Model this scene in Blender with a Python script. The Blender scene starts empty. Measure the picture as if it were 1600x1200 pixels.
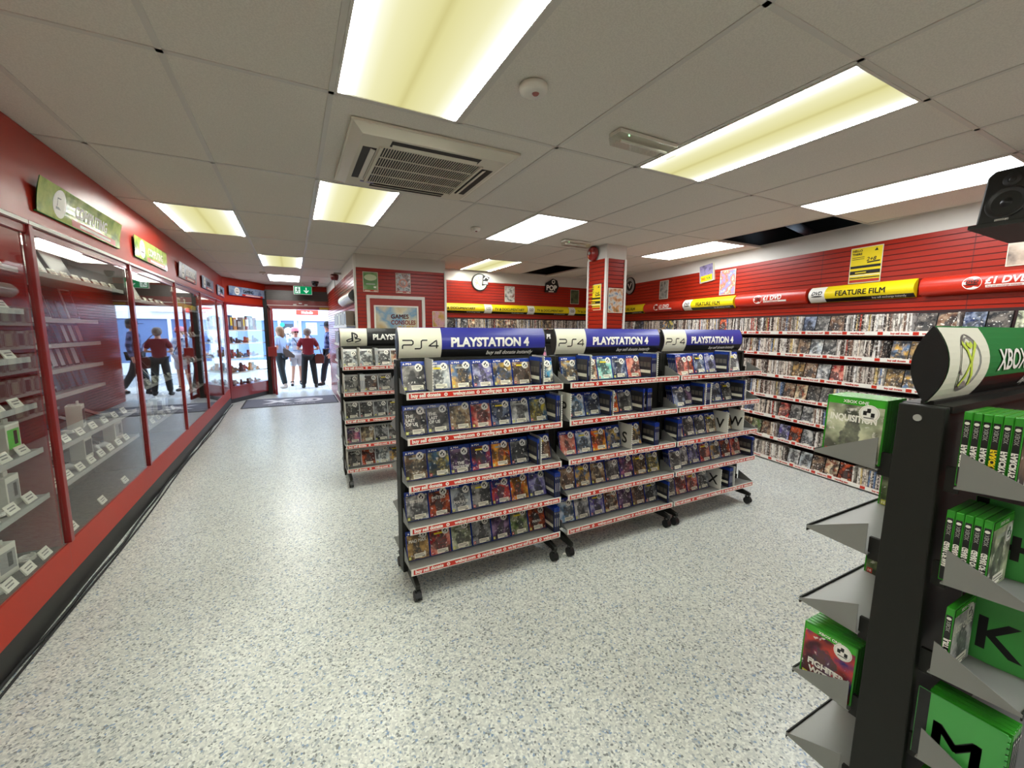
import bpy, bmesh, math, random
from mathutils import Vector, Matrix
random.seed(11)
SC = bpy.context.scene
COL = SC.collection
PI = math.pi

# ------------------------------------------------------------------ camera
EYE = 1.54
def cam_axes(yaw, pitch, roll):
    cy, sy, cp, sp = math.cos(yaw), math.sin(yaw), math.cos(pitch), math.sin(pitch)
    f = Vector((sy*cp, cy*cp, sp)); r = Vector((cy, -sy, 0)); u = r.cross(f)
    c, s = math.cos(roll), math.sin(roll)
    return r*c+u*s, u*c-r*s, f
_r, _u, _f = cam_axes(0.481214, -0.127566, 0.004749)
cd = bpy.data.cameras.new('camera'); cd.sensor_width = 36; cd.lens = 652.73/1600*36; cd.clip_start = 0.02; cd.clip_end = 200
cam = bpy.data.objects.new('camera', cd); COL.objects.link(cam)
cam.matrix_world = Matrix(((_r.x, _u.x, -_f.x, 0), (_r.y, _u.y, -_f.y, 0), (_r.z, _u.z, -_f.z, EYE), (0, 0, 0, 1)))
SC.camera = cam

# ------------------------------------------------------------------ world, exposure
W = bpy.data.worlds.new('daylight'); SC.world = W; W.use_nodes = True
_bg = W.node_tree.nodes['Background']
_bg.inputs[0].default_value = (0.58, 0.76, 1.0, 1); _bg.inputs[1].default_value = 7.5
SC.view_settings.view_transform = 'Standard'; SC.view_settings.look = 'None'
SC.view_settings.exposure = 0.0; SC.view_settings.gamma = 1.0; SC.view_settings.use_curve_mapping = False
SC.cycles.max_bounces = 8; SC.cycles.diffuse_bounces = 5; SC.cycles.glossy_bounces = 4
SC.cycles.transparent_max_bounces = 12; SC.cycles.transmission_bounces = 4
SC.cycles.sample_clamp_indirect = 6
TUBE = 148.0       # brightness of the lamp tubes behind the diffusers
WHITE = 18.0       # brightness of the newer white panels

# ------------------------------------------------------------------ materials
def lin(c):
    return tuple(((x/255)/12.92 if x/255 <= .04045 else ((x/255+.055)/1.055)**2.4) for x in c)
MATS = {}
def M(name, rgb, rough=.5, metal=0., spec=.5, emit=0., coat=0.):
    if name in MATS: return MATS[name]
    m = bpy.data.materials.new(name); m.use_nodes = True
    b = m.node_tree.nodes['Principled BSDF']
    c = lin(rgb)+(1,)
    b.inputs['Base Color'].default_value = c; b.inputs['Roughness'].default_value = rough
    b.inputs['Metallic'].default_value = metal; b.inputs['Specular IOR Level'].default_value = spec
    if coat: b.inputs['Coat Weight'].default_value = coat; b.inputs['Coat Roughness'].default_value = .08
    if emit:
        b.inputs['Emission Color'].default_value = c; b.inputs['Emission Strength'].default_value = emit
    MATS[name] = m
    return m
class NT:
    """small helper to wire nodes"""
    def __init__(s, name, rough=.5):
        s.m = bpy.data.materials.new(name); s.m.use_nodes = True; s.t = s.m.node_tree
        s.b = s.t.nodes['Principled BSDF']; s.b.inputs['Roughness'].default_value = rough
        MATS[name] = s.m
    def n(s, typ, **kw):
        x = s.t.nodes.new(typ)
        for k, v in kw.items(): setattr(x, k, v)
        return x
    def l(s, a, b): s.t.links.new(a, b)
    def math(s, op, a, b=None, clamp=False):
        x = s.n('ShaderNodeMath', operation=op); x.use_clamp = clamp
        for i, v in enumerate((a, b)):
            if v is None: continue
            if isinstance(v, (int, float)): x.inputs[i].default_value = v
            else: s.l(v, x.inputs[i])
        return x.outputs[0]
    def mix(s, fac, a, b):
        x = s.n('ShaderNodeMix', data_type='RGBA')
        for i, v in ((0, fac), (6, a), (7, b)):
            if isinstance(v, (int, float)): x.inputs[i].default_value = v
            elif isinstance(v, tuple): x.inputs[i].default_value = (v+(1,))[:4]
            else: s.l(v, x.inputs[i])
        return x.outputs[2]
    def ramp(s, fac, stops, interp='LINEAR'):
        x = s.n('ShaderNodeValToRGB'); x.color_ramp.interpolation = interp
        e = x.color_ramp.elements
        while len(e) < len(stops): e.new(.5)
        for el, (p, c) in zip(e, stops):
            el.position = p; el.color = ((c,)*3 if isinstance(c, (int, float)) else tuple(c)[:3])+(1,)
        s.l(fac, x.inputs[0]); return x.outputs[0]
    def noise(s, vec, scale, detail=2, dims='3D', w=None, rough=.5):
        x = s.n('ShaderNodeTexNoise', noise_dimensions=dims)
        x.inputs['Scale'].default_value = scale; x.inputs['Detail'].default_value = detail; x.inputs['Roughness'].default_value = rough
        if vec is not None: s.l(vec, x.inputs['Vector'])
        if w is not None: s.l(w, x.inputs['W'])
        return x.outputs['Fac']
    def bump(s, h, strength=.2, dist=.01):
        x = s.n('ShaderNodeBump'); x.inputs['Strength'].default_value = strength; x.inputs['Distance'].default_value = dist
        s.l(h, x.inputs['Height']); s.l(x.outputs[0], s.b.inputs['Normal'])

def floor_mat():
    k = NT('speckled_vinyl', .36); tc = k.n('ShaderNodeTexCoord').outputs['Object']
    v = k.n('ShaderNodeTexVoronoi'); v.inputs['Scale'].default_value = 125; k.l(tc, v.inputs['Vector'])
    sep = k.n('ShaderNodeSeparateColor'); k.l(v.outputs['Color'], sep.inputs[0])
    col = k.ramp(sep.outputs[0], [(0, lin((110, 114, 112))), (.06, lin((150, 155, 156))), (.2, lin((178, 181, 175))), (.5, lin((193, 195, 186))), (.8, lin((208, 210, 201)))], 'CONSTANT')
    big = k.noise(tc, 1.3, 3)
    col = k.mix(k.ramp(big, [(.35, 0.), (.7, .12)]), col, lin((120, 118, 110)))
    bl = k.ramp(sep.outputs[1], [(.0, .8), (.035, 0.)], 'CONSTANT')
    col = k.mix(bl, col, lin((98, 126, 160)))
    k.l(col, k.b.inputs['Base Color'])
    r = k.ramp(k.noise(tc, 5, 3), [(.3, .28), (.75, .36)]); k.l(r, k.b.inputs['Roughness'])
    return k.m
def ceil_mat():
    k = NT('ceiling_tile', .9); tc = k.n('ShaderNodeTexCoord').outputs['Object']
    n = k.noise(tc, 160, 2)
    c = k.mix(k.ramp(n, [(.4, 0.), (.6, 1.)]), lin((216, 211, 199)), lin((226, 221, 209)))
    k.l(c, k.b.inputs['Base Color']); k.bump(n, .1, .002); return k.m
def slat_mat(name, a, rough=.32, spec=.33):
    k = NT(name, rough); k.b.inputs['Specular IOR Level'].default_value = spec; tc = k.n('ShaderNodeTexCoord').outputs['Object']
    n = k.noise(tc, 2.2, 2)
    k.l(k.mix(k.ramp(n, [(.35, 0.), (.7, .5)]), lin(a), lin(tuple(max(0, x-14) for x in a))), k.b.inputs['Base Color']); return k.m
def glass_mat(name, tint=(.97, .985, .98), gloss=1.0):
    m = bpy.data.materials.new(name); m.use_nodes = True; t = m.node_tree; t.nodes.clear(); MATS[name] = m
    N = t.nodes.new; L = t.links.new
    out = N('ShaderNodeOutputMaterial'); mx = N('ShaderNodeMixShader'); tr = N('ShaderNodeBsdfTransparent'); gl = N('ShaderNodeBsdfGlossy')
    tr.inputs[0].default_value = tint+(1,); gl.inputs['Roughness'].default_value = 0.0; gl.inputs[0].default_value = (gloss,)*3+(1,)
    g = N('ShaderNodeNewGeometry'); d = N('ShaderNodeVectorMath'); d.operation = 'DOT_PRODUCT'
    L(g.outputs['Normal'], d.inputs[0]); L(g.outputs['Incoming'], d.inputs[1])
    def mt(op, a, b=None):
        x = N('ShaderNodeMath'); x.operation = op
        for i, v in enumerate((a, b)):
            if v is None: continue
            if isinstance(v, (int, float)): x.inputs[i].default_value = v
            else: L(v, x.inputs[i])
        return x.outputs[0]
    c = mt('ABSOLUTE', d.outputs['Value']); p = mt('POWER', mt('SUBTRACT', 1.0, c), 5.0)
    F = mt('ADD', mt('MULTIPLY', p, .96), .04)
    L(F, mx.inputs[0]); L(tr.outputs[0], mx.inputs[1]); L(gl.outputs[0], mx.inputs[2]); L(mx.outputs[0], out.inputs[0])
    return m
def cover_mat(name, dark=.35):
    """printed artwork: two colours of the object mixed in a painterly way, with a figure-like mass in the middle"""
    k = NT(name, .38); k.b.inputs['Specular IOR Level'].default_value = .25; tc = k.n('ShaderNodeTexCoord').outputs['Object']
    oi = k.n('ShaderNodeObjectInfo'); at = k.n('ShaderNodeAttribute', attribute_type='OBJECT', attribute_name='second_colour')
    w = k.math('MULTIPLY', oi.outputs['Random'], 60.)
    n1 = k.noise(tc, 21, 3, '4D', w); n2 = k.noise(tc, 60, 3, '4D', w); n3 = k.noise(tc, 10, 1, '4D', w)
    c = k.mix(k.ramp(n1, [(.38, 0.), (.58, 1.)]), oi.outputs['Color'], at.outputs['Color'])
    sx = k.n('ShaderNodeSeparateXYZ'); k.l(tc, sx.inputs[0])
    n4 = k.noise(tc, 15, 2, '4D', k.math('ADD', w, 7.))
    c = k.mix(k.ramp(n4, [(.42, .86), (.56, 0.)]), c, (.012, .013, .016))
    # figure: ellipse disturbed by noise
    dx = k.math('MULTIPLY', k.math('ADD', sx.outputs[0], k.math('MULTIPLY', k.math('SUBTRACT', n3, .5), .10)), 32.)
    dz = k.math('MULTIPLY', k.math('SUBTRACT', sx.outputs[2], .066), 17.)
    rr = k.math('ADD', k.math('POWER', k.math('ABSOLUTE', dx), 2.), k.math('POWER', k.math('ABSOLUTE', dz), 2.))
    rr = k.math('ADD', rr, k.math('MULTIPLY', k.math('SUBTRACT', n2, .5), 1.6))
    fig = k.ramp(rr, [(.55, 1.), (.75, 0.)])
    dk = k.mix(k.ramp(n2, [(.45, 0.), (.65, .55)]), tuple(dark*.16 for _ in range(3)), oi.outputs['Color'])
    c = k.mix(k.math('MULTIPLY', fig, .85), c, dk)
    hi = k.ramp(n2, [(.60, 0.), (.68, .9)]); c = k.mix(hi, c, (.75, .72, .66))
    k.l(c, k.b.inputs['Base Color']); return k.m
def spine_mat(name, island):
    """DVD spines: pale, grey and dark ones with bits of lettering"""
    k = NT(name, .3); tc = k.n('ShaderNodeTexCoord').outputs['Object']
    if island: rnd = k.n('ShaderNodeNewGeometry').outputs['Random Per Island']
    else: rnd = k.n('ShaderNodeObjectInfo').outputs['Random']
    base = k.ramp(rnd, [(0, lin((220, 214, 202))), (.12, lin((190, 180, 168))), (.22, lin((140, 132, 124))), (.34, lin((214, 200, 182))), (.44, lin((56, 48, 44))), (.58, lin((182, 172, 162))), (.66, lin((116, 88, 74))),
                        (.74, lin((214, 210, 204))), (.80, lin((38, 35, 36))), (.87, lin((168, 60, 46))), (.905, lin((96, 120, 156))), (.94, lin((196, 170, 110))), (.965, lin((230, 228, 222)))], 'CONSTANT')
    w = k.math('MULTIPLY', rnd, 91.)
    mp = k.n('ShaderNodeMapping'); mp.inputs['Scale'].default_value = (26, 26, 22); k.l(tc, mp.inputs[0])
    n = k.noise(mp.outputs[0], 1., 2, '4D', w)
    mp2 = k.n('ShaderNodeMapping'); mp2.inputs['Scale'].default_value = (60, 60, 70); k.l(tc, mp2.inputs[0])
    n2 = k.noise(mp2.outputs[0], 1., 2, '4D', w)
    c = k.mix(k.ramp(n, [(.52, 0.), (.58, .75)]), base, lin((84, 70, 62)))
    c = k.mix(k.ramp(n2, [(.57, 0.), (.62, .75)]), c, lin((222, 214, 202)))
    c = k.mix(k.ramp(n2, [(.32, .8), (.38, 0.)]), c, lin((44, 38, 38)))
    k.l(c, k.b.inputs['Base Color']); return k.m
def art_mat(name, cols, scale=9, detail=4, rough=.3):
    """poster print: blotches of a handful of colours"""
    k = NT(name, rough); tc = k.n('ShaderNodeTexCoord').outputs['Object']
    oi = k.n('ShaderNodeObjectInfo').outputs['Random']
    n = k.noise(tc, scale, detail, '4D', k.math('MULTIPLY', oi, 40.))
    st = [(.3+.4*i/(max(1, len(cols)-1)), lin(c)) for i, c in enumerate(cols)]
    k.l(k.ramp(n, st), k.b.inputs['Base Color']); return k.m
def lamp_mat(name, tube, centre, half, tubes):
    """diffuser lit from behind by two tubes near its long edges (x across, object space)"""
    m = bpy.data.materials.new(name); m.use_nodes = True; t = m.node_tree; t.nodes.clear(); MATS[name] = m
    N = t.nodes.new; L = t.links.new
    out = N('ShaderNodeOutputMaterial'); em = N('ShaderNodeEmission'); L(em.outputs[0], out.inputs[0])
    tc = N('ShaderNodeTexCoord'); sp = N('ShaderNodeSeparateXYZ'); L(tc.outputs['Object'], sp.inputs[0])
    ab = N('ShaderNodeMath'); ab.operation = 'ABSOLUTE'; L(sp.outputs[0], ab.inputs[0])
    dv = N('ShaderNodeMath'); dv.operation = 'DIVIDE'; L(ab.outputs[0], dv.inputs[0]); dv.inputs[1].default_value = half
    r = N('ShaderNodeValToRGB'); e = r.color_ramp.elements; L(dv.outputs[0], r.inputs[0])
    e[0].position = 0; e[0].color = lin(centre[0])+(1,); e[1].position = 1; e[1].color = (.96, 1, .93, 1)
    for p, c in ((.09, lin(centre[1])), (.5, lin(centre[2])), (.78, (.98, .99, .84))): x = e.new(p); x.color = tuple(c)[:3]+(1,)
    L(r.outputs[0], em.inputs[0])
    s = N('ShaderNodeValToRGB'); q = s.color_ramp.elements; L(dv.outputs[0], s.inputs[0])
    q[0].position = 0; q[0].color = (1/tube,)*3+(1,); q[1].position = 1; q[1].color = (.6,)*3+(1,)
    for p, v in ((.45, 1.02/tube), (.66, 1.10/tube), (.79, 1.6/tube), (.86, 4.5/tube), (.91, 1.0), (.96, 1.0)): x = q.new(p); x.color = (v, v, v, 1)
    ml = N('ShaderNodeMath'); ml.operation = 'MULTIPLY'; L(s.outputs[0], ml.inputs[0]); ml.inputs[1].default_value = tube; L(ml.outputs[0], em.inputs[1])
    return m
def emit_mat(name, rgb, s):
    m = bpy.data.materials.new(name); m.use_nodes = True; t = m.node_tree; t.nodes.clear(); MATS[name] = m
    out = t.nodes.new('ShaderNodeOutputMaterial'); em = t.nodes.new('ShaderNodeEmission'); t.links.new(em.outputs[0], out.inputs[0])
    em.inputs[0].default_value = lin(rgb)+(1,); em.inputs[1].default_value = s
    return m

FLOOR = floor_mat(); CEIL = ceil_mat()
RED = slat_mat('red_slat', (160, 36, 15)); REDG = slat_mat('red_slat_sheen', (160, 36, 15), .2, .5); REDP = M('red_paint', (166, 40, 16), .42, spec=.28); REDU = M('red_gloss_paint', (160, 38, 20), .38, spec=.5); REDD = M('dark_red_frame', (124, 14, 14), .3, coat=.3)
GROOVE = M('slat_groove', (92, 14, 10), .6); OFFW = M('off_white_paint', (214, 210, 202), .6); TRIMW = M('white_trim', (226, 222, 214), .4)  # slat grooves: occlusion shade put into a darker red
TBAR = M('ceiling_bar', (206, 202, 192), .45); VOID = M('ceiling_void', (34, 32, 30), .9)
BLK = M('black_steel', (27, 27, 23), .55, spec=.3); GREYS = M('grey_steel', (128, 128, 124), .42, .15); GREYL = M('pale_grey_steel', (168, 168, 162), .4, .1)
BLKP = M('black_plastic', (16, 16, 17), .35); WHT = M('white_print', (238, 236, 226), .35); CREAM = M('cream_print', (222, 220, 198), .5)
INK = M('black_print', (14, 13, 13), .35); STRIPW = M('ticket_white', (226, 222, 212), .35); STRIPR = M('ticket_red', (196, 40, 20), .35)
BLUEH = M('blue_print', (46, 50, 140), .28); GREENH = M('green_print', (44, 112, 56), .7, spec=.15); YEL = M('yellow_print', (232, 206, 16), .4); REDT = M('red_print', (186, 44, 24), .3)
CASEB = M('blue_case', (18, 44, 120), .25); CASEG = M('green_case', (46, 140, 34), .25); CASEC = M('clear_case', (196, 200, 198), .2); CASEK = M('black_case', (22, 22, 24), .25)
GLASS = glass_mat('cabinet_glass'); CHROME = M('chrome', (200, 200, 200), .15, 1.)
DIVG = M('green_board', (70, 158, 74), .4); DIVW = M('white_board', (206, 204, 194), .45); STICK = M('sticker_white', (240, 238, 230), .35); LBL = M('label_white', (236, 232, 212), .4)
COVER = cover_mat('cover_art'); SPINE = spine_mat('spine_art', False); SPINES = spine_mat('packed_spine_art', True)
RUB = M('black_rubber', (18, 18, 18), .7); KICK = M('black_skirting', (30, 29, 27), .5)
CARD = M('price_card', (232, 230, 214), .45); GREYI = M('grey_print', (110, 108, 102), .4)

# ------------------------------------------------------------------ mesh building
class MB:
    def __init__(s): s.v = []; s.f = []; s.mi = []; s.sm = []; s.mats = []; s.X = Matrix()
    def add(s, vs, fs, mat, smooth=False):
        if mat not in s.mats: s.mats.append(mat)
        k = s.mats.index(mat); o = len(s.v)
        s.v += [s.X @ Vector(p) for p in vs]
        for f in fs: s.f.append(tuple(i+o for i in f)); s.mi.append(k); s.sm.append(smooth)
        return s
    def box(s, x0, x1, y0, y1, z0, z1, mat):
        return s.add([(x0, y0, z0), (x1, y0, z0), (x1, y1, z0), (x0, y1, z0), (x0, y0, z1), (x1, y0, z1), (x1, y1, z1), (x0, y1, z1)],
                     [(3, 2, 1, 0), (4, 5, 6, 7), (0, 1, 5, 4), (1, 2, 6, 5), (2, 3, 7, 6), (3, 0, 4, 7)], mat)
    def quad(s, a, b, c, d, mat): return s.add([a, b, c, d], [(0, 1, 2, 3)], mat)
    def rect(s, x0, x1, z0, z1, y, mat): return s.quad((x0, y, z0), (x1, y, z0), (x1, y, z1), (x0, y, z1), mat)
    def prism(s, pts, a0, a1, mat, axis='x', smooth=False):
        """extrude a closed 2-D outline along an axis; outline is (y,z), (x,z) or (x,y)"""
        n = len(pts)
        def P(p, a): return {'x': (a, p[0], p[1]), 'y': (p[0], a, p[1]), 'z': (p[0], p[1], a)}[axis]
        vs = [P(p, a0) for p in pts]+[P(p, a1) for p in pts]
        s.add(vs, [tuple(range(n-1, -1, -1)), tuple(range(n, 2*n))], mat)
        return s.add(vs, [(i, (i+1) % n, n+(i+1) % n, n+i) for i in range(n)], mat, smooth)
    def cyl(s, p0, p1, r0, r1=None, n=16, mat=None, smooth=True, caps=True):
        r1 = r0 if r1 is None else r1; p0 = Vector(p0); p1 = Vector(p1); d = (p1-p0).normalized()
        a = d.orthogonal().normalized(); b = d.cross(a)
        vs = []
        for p, r in ((p0, r0), (p1, r1)):
            for i in range(n):
                t = 2*PI*i/n; vs.append(p+a*(math.cos(t)*r)+b*(math.sin(t)*r))
        s.add(vs, [(i, (i+1) % n, n+(i+1) % n, n+i) for i in range(n)], mat, smooth)
        if caps: s.add(vs, [tuple(range(n-1, -1, -1)), tuple(range(n, 2*n))], mat)
        return s
    def lathe(s, prof, n, mat, c=(0, 0, 0), smooth=True):
        vs = []; m = len(prof)
        for i in range(n):
            t = 2*PI*i/n
            for r, z in prof: vs.append((c[0]+r*math.cos(t), c[1]+r*math.sin(t), c[2]+z))
        return s.add(vs, [(i*m+j, ((i+1) % n)*m+j, ((i+1) % n)*m+j+1, i*m+j+1) for i in range(n) for j in range(m-1)], mat, smooth)
    def tube(s, pts, r, n, mat, smooth=True):
        P = [Vector(p) for p in pts]; vs = []; m = len(P); a = None
        rs = r if isinstance(r, (list, tuple)) else [r]*m
        for i, p in enumerate(P):
            d = ((P[min(i+1, m-1)]-P[max(i-1, 0)])).normalized()
            if a is None: a = d.orthogonal().normalized()
            a = (a-d*a.dot(d)).normalized(); b = d.cross(a)
            for k in range(n):
                t = 2*PI*k/n; vs.append(p+a*(math.cos(t)*rs[i])+b*(math.sin(t)*rs[i]))
        fs = [(i*n+k, i*n+(k+1) % n, (i+1)*n+(k+1) % n, (i+1)*n+k) for i in range(m-1) for k in range(n)]
        s.add(vs, fs, mat, smooth)
        return s.add(vs, [tuple(range(n-1, -1, -1)), tuple(range((m-1)*n, m*n))], mat)
    def disc(s, c, r, mat, n=20, rz=None, y=None):
        """flat disc facing -y"""
        rz = rz or r
        return s.add([(c[0]+r*math.cos(2*PI*i/n), c[1], c[2]+rz*math.sin(2*PI*i/n)) for i in range(n)], [tuple(range(n))], mat)
    def ring(s, c, r0, r1, mat, n=24, k=1.):
        vs = [(c[0]+r*math.cos(2*PI*i/n), c[1], c[2]+r*k*math.sin(2*PI*i/n)) for r in (r0, r1) for i in range(n)]
        return s.add(vs, [(i, (i+1) % n, n+(i+1) % n, n+i) for i in range(n)], mat)
    def ribbon(s, pts, w, mat, y=0., closed=False):
        """flat stroke facing -y along (x,z) points"""
        P = [Vector((p[0], p[1])) for p in pts]; m = len(P); vs = []
        for i, p in enumerate(P):
            d = (P[min(i+1, m-1)]-P[max(i-1, 0)]).normalized(); nn = Vector((-d.y, d.x))*w/2
            vs += [(p.x+nn.x, y, p.y+nn.y), (p.x-nn.x, y, p.y-nn.y)]
        return s.add(vs, [(2*i, 2*i+1, 2*i+3, 2*i+2) for i in range(m-1)], mat)
    def text(s, body, x, z, size, mat, align='l', bold=0., shear=0., y=0., maxw=None, mapf=None, sx=1.):
        vs, fs, w = text_data(body, bold, shear, mapf is not None)
        k = size; kx = size*sx
        if maxw and w*kx > maxw: kx = maxw/w
        ox = x-{'l': 0, 'c': w*kx/2, 'r': w*kx}[align]
        return s.add([(ox+p[0]*kx, (mapf(z+p[1]*k) if mapf else y), z+p[1]*k) for p in vs], fs, mat)
    def mesh(s, name, bevel=0., seg=2):
        me = bpy.data.meshes.new(name); me.from_pydata([tuple(p) for p in s.v], [], s.f)
        for m in s.mats: me.materials.append(m)
        me.polygons.foreach_set('material_index', s.mi); me.polygons.foreach_set('use_smooth', s.sm); me.update()
        if bevel:
            b = bmesh.new(); b.from_mesh(me); bmesh.ops.remove_doubles(b, verts=b.verts, dist=1e-5)
            ed = [e for e in b.edges if len(e.link_faces) == 2 and e.calc_face_angle(0) > .6]
            bmesh.ops.bevel(b, geom=ed, offset=bevel, segments=seg, affect='EDGES', profile=.5); b.to_mesh(me); b.free(); me.update()
        return me
_TX = {}
def text_data(body, bold=0., shear=0., cut=False):
    key = (body, bold, shear, cut)
    if key in _TX: return _TX[key]
    c = bpy.data.curves.new('t', 'FONT'); c.body = body; c.size = 1; fat = bold if 'M' in body else 0.; c.offset = 0. if fat else bold; c.shear = shear; c.resolution_u = 3; c.fill_mode = 'FRONT' if False else 'BOTH'
    o = bpy.data.objects.new('t', c); COL.objects.link(o)
    dg = bpy.context.evaluated_depsgraph_get(); dg.update()
    me = bpy.data.meshes.new_from_object(o.evaluated_get(dg), depsgraph=dg)
    b = bmesh.new(); b.from_mesh(me)
    if cut:
        for i in range(-1, 5):
            bmesh.ops.bisect_plane(b, geom=b.verts[:]+b.edges[:]+b.faces[:], plane_co=(0, i*.2, 0), plane_no=(0, 1, 0))
    vs = [(v.co.x, v.co.y) for v in b.verts]; b.verts.index_update()
    fs = [tuple(v.index for v in f.verts) for f in b.faces]
    b.free(); bpy.data.meshes.remove(me); bpy.data.objects.remove(o); bpy.data.curves.remove(c)
    x0 = min(p[0] for p in vs); w = max(p[0] for p in vs)-x0
    if fat:                      # thicken by overprinting: an outline offset tears the letter M
        v0, f0, n = vs, fs, len(vs); vs, fs = [], []
        for k, (dx, dy) in enumerate(((-fat, -fat*.7), (fat, -fat*.7), (-fat, fat*.7), (fat, fat*.7), (0, 0))):
            vs += [(p[0]+dx, p[1]+dy) for p in v0]; fs += [tuple(i+k*n for i in f) for f in f0]
        x0 -= fat; w += 2*fat
    _TX[key] = ([(p[0]-x0, p[1]) for p in vs], fs, w)
    return _TX[key]

# ------------------------------------------------------------------ objects
def link(name, me, parent=None, loc=None, rot=None):
    o = bpy.data.objects.new(name, me); COL.objects.link(o)
    if parent is not None: o.parent = parent
    if loc is not None: o.location = loc
    if rot is not None: o.rotation_euler = rot if isinstance(rot, tuple) else (0, 0, rot)
    return o
def tag(o, label, cat, group=None, kind=None):
    o['label'] = label; o['category'] = cat
    if group: o['group'] = group
    if kind: o['kind'] = kind
    return o
def thing(name, label, cat, loc=(0, 0, 0), rot=0., group=None):
    return tag(link(name, None, None, loc, rot), label, cat, group)
def struct(name, me, loc=None, rot=None, parent=None):
    o = link(name, me, parent, loc, rot)
    if parent is None: o['kind'] = 'structure'
    return o
def dup(root, loc=None, rot=None):
    r = root.copy(); COL.objects.link(r)
    if loc is not None: r.location = loc
    if rot is not None: r.rotation_euler = rot if isinstance(rot, tuple) else (0, 0, rot)
    for ch in root.children:
        c = ch.copy(); COL.objects.link(c); c.parent = r
        for g in ch.children:
            d = g.copy(); COL.objects.link(d); d.parent = c
    return r
_MC = {}
def cached(key, fn):
    if key not in _MC: _MC[key] = fn()
    return _MC[key]
ORD = ['first', 'second', 'third', 'fourth', 'fifth', 'sixth', 'seventh', 'eighth', 'ninth', 'tenth', 'eleventh', 'twelfth', 'thirteenth', 'fourteenth', 'fifteenth', 'sixteenth']

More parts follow.
